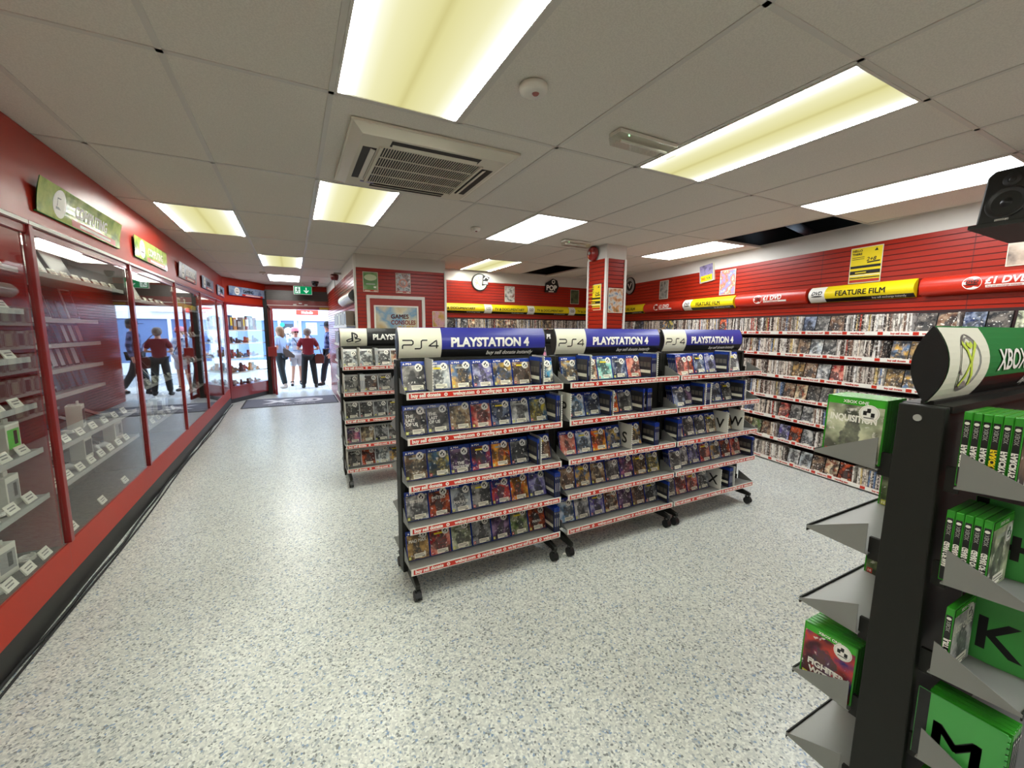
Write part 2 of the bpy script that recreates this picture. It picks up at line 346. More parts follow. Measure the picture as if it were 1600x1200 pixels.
# ------------------------------------------------------------------ the room shell
CZ = 2.585; GX, GY, TX, TY = .2103, .9428, .6, 1.2132
RW = lambda y: 4.77+.1516*y                      # face of the right wall
RANG = math.atan2(-1, -.1516)                    # local x runs towards the camera along the right wall
def slat_panel(mb, L, z0, z1, pitch=.05, gap=.008, dep=.007, y=0., mat=RED, x0=0.):
    """slatted board facing -y, from x0 to L"""
    z = z1
    while z > z0+1e-4:
        zb = max(z0, z-pitch)
        mb.rect(x0, L, zb+gap, z, y, mat)
        if zb+gap < z:
            mb.rect(x0, L, zb, zb+gap, y+dep, GROOVE)
            mb.quad((x0, y, zb+gap), (x0, y+dep, zb+gap), (L, y+dep, zb+gap), (L, y, zb+gap), GROOVE)
            mb.quad((x0, y+dep, zb), (x0, y, zb), (L, y, zb), (L, y+dep, zb), GROOVE)
        z = zb
def build_shell():
    struct('floor', MB().box(-2.3, 6.4, -2.2, 11.75, -.08, 0, FLOOR).mesh('floor'))
    # ceiling: recessed tiles between bars, with two tiles missing
    lights = {(0, 0), (0, 2), (-2, 3), (-1, 5), (-1, 7), (3, 0), (3, 2), (6, 0), (7, 2), (4, 4)}
    lights |= {(-2, -1), (2, -2)}  # cells of the two added lamps, out of view
    holes = {(7, 1), (8, 1), (6, 4)}
    mb = MB(); bars = MB()
    for i in range(-4, 11):
        for j in range(-3, 9):
            x0, y0 = GX+TX*i, GY+TY*j; x1, y1 = x0+TX, y0+TY
            x0c, x1c, y1c = max(x0, -1.75), min(x1, 6.3), min(y1, 11.75)
            if x1c-x0c < .02 or (i, j) in lights or (i, j) in holes: continue
            mb.box(x0c, x1c, max(y0, -2.1), y1c, CZ+.004, CZ+.02, CEIL)
    b = .012
    for i in range(-4, 12):
        x = GX+TX*i
        if x < -1.7 or x > 6.2: continue
        for j in range(-3, 9):
            if (i, j) in ((1, 1), (8, 1)): continue
            bars.box(x-b, x+b, max(GY+TY*j, -2.1), min(GY+TY*(j+1), 11.7), CZ, CZ+.022, TBAR)
    for j in range(-2, 9):
        y = GY+TY*j
        for i in range(-4, 11):
            bars.box(max(GX+TX*i, -1.75), GX+TX*(i+1), y-b, y+b, CZ, CZ+.022, TBAR)
    o = struct('ceiling', mb.mesh('ceiling'))
    link('ceiling_grid', bars.mesh('ceiling_grid'), o)
    v = MB()
    v.box(-2.3, 6.6, -2.2, 11.8, 3.0, 3.06, VOID)
    for (a, c, d, e) in ((4.1, 6.3, 2.0, 2.04), (4.1, 6.3, 3.5, 3.54), (3.6, 4.7, 5.6, 5.64), (3.6, 4.7, 7.05, 7.09)): v.box(a, c, d, e, CZ+.02, 3.0, VOID)
    for (a, d, e) in ((4.1, 2.0, 3.54), (6.26, 2.0, 3.54), (3.6, 5.6, 7.09), (4.66, 5.6, 7.09)): v.box(a, a+.04, d, e, CZ+.02, 3.0, VOID)
    v.box(4.55, 5.6, 2.2, 2.24, 2.70, 2.75, BLK); v.cyl((4.2, 2.75, 2.78), (6.2, 3.2, 2.78), .05, n=10, mat=VOID)
    struct('trim_1', v.mesh('ceiling_void'))
    # side walls
    w = MB(); w.box(-2.3, -2.2, -2.2, 11.8, 0, 3.0, OFFW)
    struct('wall_left', w.mesh('wall_left'))
    w = MB(); w.box(-1.26, -1.2, -2.1, 10.31, 2.10, CZ, REDU); w.box(-1.24, -1.19, -2.1, 10.3, 2.095, 2.365, REDU)
    struct('trim_2', w.mesh('cabinet_fascia'))
    w = MB(); w.box(-2.3, 6.6, -2.2, -2.1, 0, 3.0, OFFW); struct('wall_behind', w.mesh('wall_behind'))
    # right wall, local x towards the camera, starting at the back corner
    ya = 7.1; loc = (RW(ya), ya, 0); L = (ya+2.1)*math.hypot(1, .1516)
    w = MB(); slat_panel(w, L, .0, 2.41); w.box(0, L, -.004, .05, 2.41, CZ+.03, OFFW); w.box(0, L, .008, .1, 0, 2.41, RED)
    for k in range(8): w.rect(.9+k*1.22, .906+k*1.22, .0, 2.41, -.0006, GROOVE)
    o = struct('wall_right', w.mesh('wall_right'), loc, RANG)
    w = MB(); w.box(0, L, -.17, .0, 0, .008, KICK); struct('baseboard_right', w.mesh('baseboard_right'), loc, RANG)
    # back wall
    w = MB(); slat_panel(w, 6.0, 0, 2.405, x0=2.1); w.box(2.1, 6.2, -.004, .06, 2.405, CZ+.03, OFFW); w.box(2.1, 6.2, .008, .1, 0, 2.41, RED)
    struct('wall_back', w.mesh('wall_back'), (0, 7.1, 0))
    # projecting block
    w = MB(); slat_panel(w, 2.12, 0, 2.405, x0=.815); w.box(.812, 2.123, -.004, .05, 2.405, CZ+.03, OFFW); w.box(.83, 2.105, .008, 5.3, 0, CZ+.03, RED)
    w.box(.795, .825, -.014, .03, 0, CZ, TRIMW); w.box(2.105, 2.137, -.014, .03, 0, 2.43, TRIMW)
    w.X = Matrix.Translation((.815, 5.3, 0)) @ Matrix.Rotation(-PI/2, 4, 'Z')
    slat_panel(w, 5.3, 0, 2.405, y=-.0, mat=REDG); w.box(0, 5.3, -.004, .012, 2.405, CZ+.03, OFFW)
    struct('wall_block', w.mesh('wall_block'), (0, 6.3, 0))
    # column
    w = MB()
    w.box(.01, .306, .01, .34, 0, 2.42, RED); w.box(-.002, .318, -.002, .35, 2.42, CZ+.03, OFFW)
    slat_panel(w, .315, 0, 2.42)
    for x in (-.012, .292): w.box(x, x+.03, -.012, .02, 0, 2.425, TRIMW)
    w.X = Matrix.Translation((0, .345, 0)) @ Matrix.Rotation(-PI/2, 4, 'Z'); slat_panel(w, .345, 0, 2.42); w.box(-.005, .02, -.012, .02, 0, 2.425, TRIMW)
    struct('wall_column', w.mesh('wall_column'), (3.44, 4.11, 0), math.radians(2))
    # front of the shop: beam over the entrance, jambs, shutter box
    w = MB()
    w.box(-.62, 1.25, 11.62, 11.8, 2.42, 3.0, REDP); w.box(-2.3, 6.6, 11.7, 11.8, 2.32, 3.0, REDP)
    w.box(1.0, 6.5, 11.66, 11.8, 0, 3.0, REDP)
    struct('wall_front', w.mesh('wall_front'))
    w = MB(); w.box(-.55, 1.05, 11.5, 11.66, 2.225, 2.46, M('shutter_steel', (74, 70, 66), .35, .6)); 
    for k in range(5): w.box(-.55, 1.05, 11.493, 11.5, 2.24+.044*k, 2.272+.044*k, M('shutter_steel', (74, 70, 66), .35, .6))
    struct('trim_3', w.mesh('shutter_box'))
    w = MB(); w.box(-.55, 1.05, 11.5, 11.7, 2.02, 2.225, REDD); w.box(-.52, 1.03, 11.49, 11.5, 2.10, 2.112, TRIMW)
    for x in (.05, .17, .29): w.box(x, x+.07, 11.47, 11.5, 2.12+(.03 if x == .17 else 0), 2.145+(.03 if x == .17 else 0), OFFW)
    w.box(.62, 1.0, 11.488, 11.5, 2.03, 2.075, M('dull_yellow_tape', (170, 140, 20), .5))
    struct('trim_4', w.mesh('door_beam'))
    w = MB(); w.box(-.56, -.47, 11.5, 11.72, 0, 2.1, REDD); w.box(-.58, -.5, 11.42, 11.55, 0, 2.42, BLK); w.box(.98, 1.06, 11.5, 11.72, 0, 2.1, REDD); w.box(-.47, -.45, 11.5, 11.56, 0, 2.05, GREYL)
    struct('trim_5', w.mesh('door_jambs'))
build_shell()
# ------------------------------------------------------------------ ceiling fittings
YLW = lamp_mat('yellowed_diffuser', TUBE, ((212, 204, 138), (226, 220, 156), (238, 234, 184)), .285, True)
def white_lamp():
    return emit_mat('white_diffuser', (250, 253, 255), WHITE)
WLM = white_lamp()
def ceiling_lights():
    rows = [((0, 0), 1, 'yellowed recessed ceiling light nearest the camera, before the air conditioner'), ((0, 2), 1, 'yellowed square-looking ceiling light just beyond the air conditioner'),
            ((-2, 3), 1, 'yellowed ceiling light beside the red fascia of the left cabinets'), ((-1, 5), 1, 'small far yellowed ceiling light midway to the shop door'),
            ((-1, 7), 0, 'white ceiling light closest to the shop door'), ((3, 0), 1, 'long yellowed ceiling light beside the clear emergency light'),
            ((3, 2), 0, 'white ceiling light in the middle of the room above the blue signs'), ((6, 0), 0, 'white ceiling light behind the black loudspeaker'),
            ((7, 2), 0, 'white ceiling light between the column and the missing tile'), ((4, 4), 1, 'yellowed ceiling light by the back wall near the round cream sign')]
    rows += [((-2, -1), 1, 'added yellowed ceiling light over the nearest left cabinets, beyond the frame'), ((2, -2), 0, 'added white ceiling light behind the camera, beyond the frame')]  # two unseen lamps added behind the camera to brighten the room
    for (i, j), yl, lab in rows:
        t = thing('ceiling_light', lab, 'light', (GX+TX*(i+.5), GY+TY*(j+.5), CZ), 0, 'recessed ceiling lights')
        hx, hy = TX/2-.012, TY/2-.012
        def fr():
            m = MB(); w = .012
            m.box(-hx, -hx+w, -hy, hy, -.003, .03, TBAR); m.box(hx-w, hx, -hy, hy, -.003, .03, TBAR)
            m.box(-hx+w, hx-w, -hy, -hy+w, -.003, .03, TBAR); m.box(-hx+w, hx-w, hy-w, hy, -.003, .03, TBAR); return m.mesh('frame')
        link('frame', cached('lf', fr), t)
        def df(mat):
            m = MB(); a, b = hx-.012, hy-.012; n = 12
            for k in range(n):
                x0, x1 = -a+2*a*k/n, -a+2*a*(k+1)/n
                m.quad((x0, b, .001), (x1, b, .001), (x1, -b, .001), (x0, -b, .001), mat)
            m.box(-a, a, -b, b, .002, .01, mat if False else TBAR)
            return m.mesh('diffuser')
        link('diffuser', cached('ld%d' % yl, lambda: df(YLW if yl else WLM)), t)
ceiling_lights()

def air_con():
    PL = M('aged_plastic', (214, 208, 190), .45); DK = M('vent_dark', (34, 30, 26), .7)
    t = thing('air_conditioner', 'square cream ceiling air conditioner cassette with dark intake grille', 'air conditioner', (.79, 2.80, CZ))
    R = .475
    m = MB(); m.prism([(-R, -R), (R, -R), (R, R), (-R, R)], -.012, .0, PL, 'z')
    # chamfered plate with slots round the grille
    o, i_, z0, z1 = R-.01, .30, -.012, -.045
    def fr(p, q, za, zb, mt):
        m.quad((-p, -p, za), (-q, -q, zb), (q, -q, zb), (p, -p, za), mt); m.quad((p, -p, za), (q, -q, zb), (q, q, zb), (p, p, za), mt)
        m.quad((p, p, za), (q, q, zb), (-q, q, zb), (-p, p, za), mt); m.quad((-p, p, za), (-q, q, zb), (-q, -q, zb), (-p, -p, za), mt)
    fr(o, o-.05, z0, z1, PL); fr(o-.05, i_, z1, z1, PL)
    link('panel', m.mesh('panel'), t)
    g = MB(); G = i_
    g.box(-G, G, -G, G, -.044, -.030, DK)
    for k in range(40): x = -G+.012+k*(2*G-.024)/39; g.box(x-.0022, x+.0022, -G, G, -.0475, -.0445, PL)
    for k in range(5): y = -G+k*2*G/4; g.box(-G, G, y-.005, y+.005, -.0485, -.0445, PL)
    for s in (-1, 1): g.box(s*G-.008, s*G+.008, -G, G, -.054, -.042, PL)
    link('intake_grille', g.mesh('intake_grille'), t)
    for k in range(4):
        l = MB(); l.box(-.26, .26, -.392, -.318, -.0462, -.040, DK); l.prism([(-.35, -.0465), (-.348, -.049), (-.326, -.056), (-.324, -.053)], -.25, .25, PL, 'x')
        link('louvre', l.mesh('louvre'), t, (0, 0, 0), k*PI/2)
    s = MB(); s.box(-.33, -.24, .262+.04, .285+.04, -.0475, -.045, M('sticker_lilac', (150, 140, 200), .4)); s.box(-.33, -.24, .262+.04, .27+.04, -.048, -.0474, INK)
    link('sticker', s.mesh('sticker'), t, (0, 0, 0), -PI/2*0)['label'] = 'small lilac and black sticker'
air_con()

def small_fittings():
    PL = M('detector_plastic', (226, 222, 210), .4)
    for (x, y, r, lab) in ((.98, 1.69, .062, 'round white smoke detector with a pink lamp near the nearest ceiling light'), (1.728, 4.138, .05, 'small round smoke detector beside the middle white ceiling light'), (-.43, 9.15, .055, 'round white smoke detector at the far ceiling bar near the shop door')):
        t = thing('smoke_detector', lab, 'smoke detector', (x, y, CZ))
        m = MB(); m.lathe([(0, -.034), (r*.55, -.034), (r*.92, -.026), (r, -.014), (r, 0), (r*.8, .0)], 28, PL); link('body', m.mesh('body'), t)
        m = MB(); m.lathe([(0, -.042), (r*.16, -.041), (r*.26, -.034)], 16, M('detector_lamp', (150, 84, 78), .2)); link('lamp', m.mesh('lamp'), t, (.004, -.012, 0))
    CL = glass_mat('clear_plastic', (.90, .90, .87), .8)
    for (x, y, l, lab) in ((1.77, 1.835, .42, 'clear plastic emergency light on the ceiling beside the long yellowed light'), (3.02, 4.172, .36, 'small clear emergency light on the ceiling in front of the column')):
        t = thing('emergency_light', lab, 'emergency light', (x, y, CZ), -.0)
        m = MB(); m.box(-l/2, l/2, -.045, .045, -.022, 0, PL); link('base', m.mesh('base', .004), t)
        m = MB(); m.prism([(-.045, -.022), (.045, -.022), (.035, -.062), (-.035, -.062)], -l/2, l/2, CL, 'x'); link('cover', m.mesh('cover'), t)
        m = MB(); m.cyl((-l*.4, 0, -.04), (l*.4, 0, -.04), .008, n=10, mat=WHT); link('tube', m.mesh('tube'), t)
        m = MB(); m.disc((0, 0, 0), .005, emit_mat('pilot_lamp', (160, 255, 170), 3.)); link('pilot_lamp', m.mesh('pilot_lamp'), t, (-l*.36, -.047, -.03))
    # fire bell on the column, alarm sounder by the door, camera dome
    t = thing('alarm_bell', 'round red alarm bell at the top of the red column', 'alarm bell', (3.435, 4.33, 2.50), -PI/2)
    m = MB(); m.cyl((0, 0, 0), (0, -.03, 0), .05, n=20, mat=BLKP); link('base', m.mesh('base'), t)
    m = MB(); m.X = Matrix.Rotation(PI/2, 4, 'X'); RB = M('bell_red', (140, 16, 14), .25, coat=.5); m.lathe([(.088, .02), (.09, .035), (.086, .055), (.07, .075), (.04, .088), (0, .092)], 28, RB); link('gong', m.mesh('gong'), t)
    m = MB(); m.cyl((0, -.092, 0), (0, -.1, 0), .02, n=16, mat=GREYL); link('badge', m.mesh('badge'), t)
    t = thing('alarm_sounder', 'dark red alarm sounder under the ceiling near the white corner trim', 'alarm sounder', (.70, 8.05, 2.45))
    m = MB(); m.lathe([(0, -.06), (.05, -.055), (.065, -.02), (.07, .03), (.055, .045), (0, .045)], 20, M('sounder_red', (84, 12, 16), .35)); link('sounder_body', m.mesh('sounder_body'), t)
    m = MB(); m.box(-.01, .115, -.02, .02, .045, .075, GREYL); m.box(-.005, .005, -.005, .005, -.25, -.06, BLKP); link('bracket', m.mesh('bracket'), t)
    t = thing('security_camera', 'small black dome camera on the ceiling near the exit sign', 'camera', (.50, 10.35, CZ))
    m = MB(); m.lathe([(0, -.11), (.03, -.105), (.055, -.08), (.066, -.045), (.068, -.03)], 20, M('dark_dome', (10, 10, 12), .1)); link('dome', m.mesh('dome'), t)
    m = MB(); m.cyl((0, 0, -.03), (0, 0, 0), .075, n=20, mat=BLKP); link('base', m.mesh('base'), t)
    t = thing('exit_sign', 'green hanging exit sign with a white running figure and arrow', 'exit sign', (.262, 10.9, 2.43))
    GRN = emit_mat('exit_green', (16, 150, 92), .9); WE = emit_mat('exit_white', (235, 255, 245), 1.)
    m = MB(); m.box(-.19, .19, -.02, .02, -.095, .095, GREYL); m.box(-.18, .18, -.022, -.02, -.088, .088, GRN); m.box(-.012, .012, -.01, .01, .095, .155, GREYL); link('panel', m.mesh('panel'), t)
    m = MB(); y = -.0235
    m.rect(-.16, -.055, -.07, .07, y, WE); G2 = emit_mat('exit_figure', (16, 120, 80), .8)
    y = -.0245; m.disc((-.10, y, .05), .013, G2); m.ribbon([(-.1, .035), (-.108, -.005)], .026, G2, y); m.ribbon([(-.1, .03), (-.07, .005)], .01, G2, y); m.ribbon([(-.1, .03), (-.14, .02)], .01, G2, y)
    m.ribbon([(-.108, -.005), (-.085, -.025), (-.09, -.06)], .013, G2, y); m.ribbon([(-.108, -.005), (-.12, -.035), (-.15, -.045)], .013, G2, y)
    y = -.0235; m.rect(.06, .078, -.03, .06, y, WE); m.add([(.069, y, -.07), (.125, y, -.005), (.105, y, .0), (.069, y, -.04), (.033, y, .0), (.013, y, -.005)], [(0, 1, 2, 3), (0, 3, 4, 5)], WE)
    link('symbol', m.mesh('symbol'), t)
    t = thing('motion_sensor', 'small white box sensor beside the door beam under the ceiling', 'sensor', (.98, 11.47, 2.36))
    m = MB(); m.box(-.04, .04, -.03, .03, -.05, .05, PL); m.box(-.03, .03, -.034, -.03, -.03, .0, GREYL); link('body', m.mesh('body', .006), t)
    # loudspeaker by the right wall
    t = thing('loudspeaker', 'black loudspeaker on a bracket hanging at the right edge, under the ceiling', 'loudspeaker', (3.74, .93, 2.34))
    t.rotation_euler = (math.radians(-7), math.radians(2), math.radians(-101))
    m = MB(); m.prism([(-.115, -.16), (.115, -.16), (.115, .125), (.085, .155), (-.085, .155), (-.115, .125)], -.0, .26, BLK, 'y'); link('cabinet', m.mesh('cabinet', .012), t)
    m = MB(); m.X = Matrix.Rotation(PI/2, 4, 'X'); m.lathe([(.092, -.001), (.088, .006), (.08, .002), (.04, -.006), (.028, -.002), (.02, .008), (0, .012)], 28, BLKP); link('woofer', m.mesh('woofer'), t, (0, -.001, -.045))
    m = MB(); m.X = Matrix.Rotation(PI/2, 4, 'X'); m.lathe([(.04, -.001), (.036, .004), (.016, -.002), (.01, .006), (0, .007)], 20, BLKP); link('tweeter', m.mesh('tweeter'), t, (0, -.001, .085))
    m = MB(); m.box(-.03, .03, -.0015, 0, -.006, .006, CHROME); link('badge', m.mesh('badge'), t, (0, -.001, -.142))
    m = MB(); m.prism([(-.03, -.185), (.40, -.185), (.40, .20), (.36, .20), (.36, -.162), (-.03, -.162)], -.13, .13, BLK); link('bracket', m.mesh('bracket'), t)
small_fittings()

# ------------------------------------------------------------------ display racks
RL = 1.015
LENS_T, HZ0, HH = .032, 1.375, .18
def lens_y(z): q = (z-HZ0-HH/2)/(HH/2); return -LENS_T*max(0., 1-q*q)
def lens_pts(n=10): return [HZ0+HH*i/n for i in range(n+1)]
def header_meshes(kind):
    x0, x1 = .016, .984
    z = lens_pts(12)
    def strip(mb, a, b, zz, mat, off=0.):
        for i in range(len(zz)-1):
            mb.add([(a, lens_y(zz[i])-off, zz[i]), (b, lens_y(zz[i])-off, zz[i]), (b, lens_y(zz[i+1])-off, zz[i+1]), (a, lens_y(zz[i+1])-off, zz[i+1])], [(0, 1, 2, 3)], mat, True)
    body = MB()
    main = {'blue': BLUEH, 'black': INK, 'green': GREENH}[kind]
    for s in (1, -1):
        zz = z
        mb2 = MB(); strip(mb2, x0, x1, zz, main)
        body.add([(v.x if s > 0 else (x0+x1-v.x), v.y*s, v.z) for v in mb2.v], mb2.f, main, True)
    pts = [(lens_y(a), a) for a in z]+[(-lens_y(a), a) for a in reversed(z[1:-1])]
    body.prism(pts, x0-.006, x0, BLKP); body.prism(pts, x1, x1+.006, BLKP)
    band = [HZ0+.002+(.05)*i/4 for i in range(5)]
    strip(body, x0, x1, band, INK, .0008)
    body.box(.03, .97, -.012, .012, HZ0-.012, HZ0+.004, BLK)
    logo = MB(); zz = [HZ0+.003+(HH-.006)*i/12 for i in range(13)]; lx = x0+.252
    strip(logo, x0+.001, lx, zz, CREAM, .0012)
    mf = lambda zv: lens_y(zv)-.0024
    c = (x0+lx)/2; zc = HZ0+.082
    def stroke(pts, w=.0075, mat=INK):
        # follow the curve of the sign
        P = []
        for a, b in zip(pts[:-1], pts[1:]):
            for k in range(6): P.append((a[0]+(b[0]-a[0])*k/6, a[1]+(b[1]-a[1])*k/6))
        P.append(pts[-1]); m2 = MB(); m2.ribbon(P, w, mat); logo.add([(v.x, mf(v.z), v.z) for v in m2.v], m2.f, mat)
    if kind == 'blue':
        q = .048; ox = c-.105; T = lambda L: [(ox+a*q, zc-.024+b*q) for a, b in L]
        stroke(T([(0, 0), (0, .35), (.12, .46), (1.1, .46), (1.25, .6), (1.25, .86), (1.1, 1), (0, 1)]))
        stroke(T([(1.45, 0), (2.1, 0), (2.25, .12), (2.25, .88), (2.4, 1), (3.0, 1)]))
        stroke(T([(4.15, 0), (4.15, 1), (3.15, .3), (4.4, .3)]))
    elif kind == 'black':
        stroke([(c-.012, zc-.034), (c-.012, zc+.056)], .017)
        stroke([(c-.016, zc+.052), (c+.012, zc+.044), (c+.030, zc+.030), (c+.033, zc+.012), (c+.022, zc+.003), (c+.013, zc+.006)], .015); stroke([(c+.010, zc+.04), (c+.010, zc+.0)], .008)
        stroke([(c-.014, zc-.004), (c-.05, zc-.014), (c-.066, zc-.024), (c-.058, zc-.034), (c-.036, zc-.034), (c-.014, zc-.024)], .011)
        stroke([(c+.012, zc-.006), (c+.04, zc-.006), (c+.064, zc-.014), (c+.058, zc-.026), (c+.03, zc-.034), (c+.010, zc-.040)], .011)
        logo.text('PLAYSTATION 3', c, HZ0+.02, .017, GREYI, 'c', mapf=mf)
    else:
        n = 28; R0 = .066
        def disc(r, mat, off): logo.add([(c+r*math.cos(2*PI*i/n), lens_y(zc+.01+r*1.05*math.sin(2*PI*i/n))-off, zc+.01+r*1.05*math.sin(2*PI*i/n)) for i in range(n)], [tuple(range(n))], mat)
        disc(R0, GREYI, .0022); disc(R0*.9, M('orb_grey', (140, 140, 134), .3), .0026)
        LG = M('orb_lime', (196, 216, 80), .4); 
        for s in (-1, 1):
            P = [(c+s*a, zc+.01+b) for a, b in ((-.042, .050), (-.022, .034), (0, .004), (.018, -.03), (.030, -.055))]; m2 = MB(); m2.ribbon(P, .011, LG); logo.add([(v.x, lens_y(v.z)-.0034, v.z) for v in m2.v], m2.f, LG)
        m2 = MB(); m2.ribbon([(c-.016, zc+.058), (c, zc+.05), (c+.016, zc+.058)], .012, LG); logo.add([(v.x, lens_y(v.z)-.0034, v.z) for v in m2.v], m2.f, LG)
    let = MB(); tag_ = MB()
    mf2 = lambda zv: lens_y(zv)-.0030
    tx = {'blue': 'PLAYSTATION 4', 'black': 'PLAYSTATION 3', 'green': 'XBOX ONE'}[kind]
    if kind == 'green': let.text(tx, .335, HZ0+.068, .078, WHT, 'l', .02, 0, mapf=mf2, maxw=.56); tag_.text('buy sell donate instantly', .93, HZ0+.018, .034, WHT, 'r', .006, .25, mapf=mf2, maxw=.5)
    else: let.text(tx, .325, HZ0+.068, .074, WHT, 'l', .045, 0, mapf=mf2, maxw=.605); tag_.text('buy sell donate instantly', .895, HZ0+.016, .034, WHT, 'r', .02, .25, mapf=mf2, maxw=.37)
    return body.mesh('header_sign'), logo.mesh('logo_panel'), let.mesh('lettering'), tag_.mesh('tagline')
LIPW = 1.0
def strip_mesh():
    m = MB(); a, b = .008, LIPW+.008
    m.box(a, b, -.222, -.2165, -.034, .004, STRIPW)
    for (p, q) in ((.015, .20), (.255, .425), (.475, .60), (.645, .86), (.90, .985)):
        pass
    m.rect(a+.012, b-.012, -.029, -.001, -.2223, STRIPR)
    m.box(a, b, -.2225, -.220, .0, .004, STRIPW)
    return m.mesh('ticket_strip')
def strip_text(short=False):
    m = MB(); y = -.2229; items = [('buy sell donate', .03, .165), ('webuy.com', .265, .13), ('recycling pays', .44, .13), ('we buy your stuff for cash', .615, .215), ('webuy.com', .875, .11)]
    for s, x, w in items: m.text(s, x, -.0225, .0285, WHT, 'l', .045, 0, y=y, maxw=w)
    for x in (.225, .418, .592, .852): m.disc((x, y, -.015), .0105, WHT, 10); m.disc((x, y-.0003, -.015), .004, STRIPR, 6)
    return m.mesh('lettering')
def gusset_mesh():
    m = MB(); m.prism([(-.075, -.014), (-.218, -.004), (-.218, .003), (-.075, .07)], 0, .0022, GREYS); return m.mesh('gusset')
def shelf_mesh(bare):
    m = MB(); m.prism([(-.07, -.016), (-.07, -.012), (-.2165, .0), (-.2165, -.004)], .006, RL-.006, GREYS)
    if bare: m.box(.006, RL-.006, -.2185, -.2155, -.012, .006, BLK)
    m.box(.02, .03, -.075, -.05, -.03, .03, BLK); m.box(RL-.03, RL-.02, -.075, -.05, -.03, .03, BLK)
    return m.mesh('shelf')
def rack(kind, x0, yc, lips, label, backs=None, bare=False):
    t = thing('display_rack', label, 'display rack', (x0, yc, 0), 0, 'double-sided display racks on castors')
    def post():
        m = MB(); m.prism([(-.055, .10), (.055, .10), (.042, HZ0-.005), (-.042, HZ0-.005)], 0, .028, BLK); m.disc((0, 0, 0), .0, BLK, 3); return m.mesh('end_post', .003)
    for k, x in enumerate((0, RL-.028)):
        p = link('end_post', cached('post', post), t, (x, 0, 0))
        def stud():
            m = MB(); m.cyl((0, 0, 0), (-.003, 0, 0), .008, n=14, mat=GREYL); return m.mesh('stud')
        if k == 0: link('stud', cached('stud', stud), p, (0, .004, HZ0-.035))
    def bk():
        m = MB(); m.prism([(-.036, .12), (.036, .12), (.028, HZ0-.01), (-.028, HZ0-.01)], .028, RL-.028, BLK); m.box(.028, RL-.028, -.045, .045, HZ0-.02, HZ0-.004, BLK); return m.mesh('back_panel')
    link('back_panel', cached('bk', bk), t)
    for side, L in ((0, lips), (1, backs if backs is not None else lips)):
        for z in L:
            s = link('shelf', cached('shelf%d' % (bare), lambda: shelf_mesh(bare)), t, (0, 0, z) if not side else (RL, 0, z), 0 if not side else PI)
            for gx in (.004, RL-.007): link('gusset', cached('gus', gusset_mesh), s, (gx, 0, 0))
            if not side and not bare:
                link('ticket_strip', cached('strip', strip_mesh), s); link('lettering', cached('stext', strip_text), s)
    b, lg, le, tg = cached('hdr'+kind, lambda: header_meshes(kind))
    h = link('header_sign', b, t); link('logo_panel', lg, h); link('lettering', le, h); link('tagline', tg, h)
    for x in (.03, RL-.055):
        def foot():
            m = MB(); m.prism([(-.225, .075), (.225, .075), (.225, .10), (.1, .125), (-.1, .125), (-.225, .10)], 0, .026, GREYS if False else BLK); return m.mesh('foot', .003)
        f = link('foot', cached('foot', foot), t, (x, 0, 0))
        def caster():
            m = MB(); m.cyl((-.016, 0, .030), (.0, 0, .030), .030, n=20, mat=RUB); m.cyl((.006, 0, .030), (.022, 0, .030), .030, n=20, mat=RUB); m.box(-.004, .01, -.02, .022, .03, .07, BLKP); m.cyl((.003, 0, .06), (.003, 0, .082), .01, n=10, mat=GREYS)
            m.prism([(-.034, .034), (-.02, .058), (.0, .066), (.02, .058), (.0, .05)], -.014, .02, BLKP); return m.mesh('caster')
        for y in (-.205, .205): link('caster', cached('caster', caster), f, (.01, y, 0))
    return t
PS4Z = [1.203, .953, .687, .442, .200]; PS3Z = [1.190, .94, .675, .425, .185]; XBZ = [1.205, .975, .747, .515, .29]
PX = [.510, 1.570, 2.590]; PY = 2.42
rack('blue', PX[0], PY, PS4Z, 'black display rack under the largest blue sign, nearest the floor aisle'); rack('blue', PX[1], PY, PS4Z, 'black display rack under the middle of the three blue signs'); rack('blue', PX[2], PY, PS4Z, 'black display rack under the third blue sign, nearest the long red wall')
for x, l in zip((.39, 1.42, 2.45), ('black display rack behind, its left end showing under a black sign', 'black display rack behind the middle blue sign, mostly hidden', 'black display rack behind the third blue sign, only slivers showing')): rack('black', x, 4.43, PS3Z, l)
XX, XY = 1.30, .412
rack('green', XX, XY, XBZ, 'black display rack under the green sign, close to the camera', bare=True)

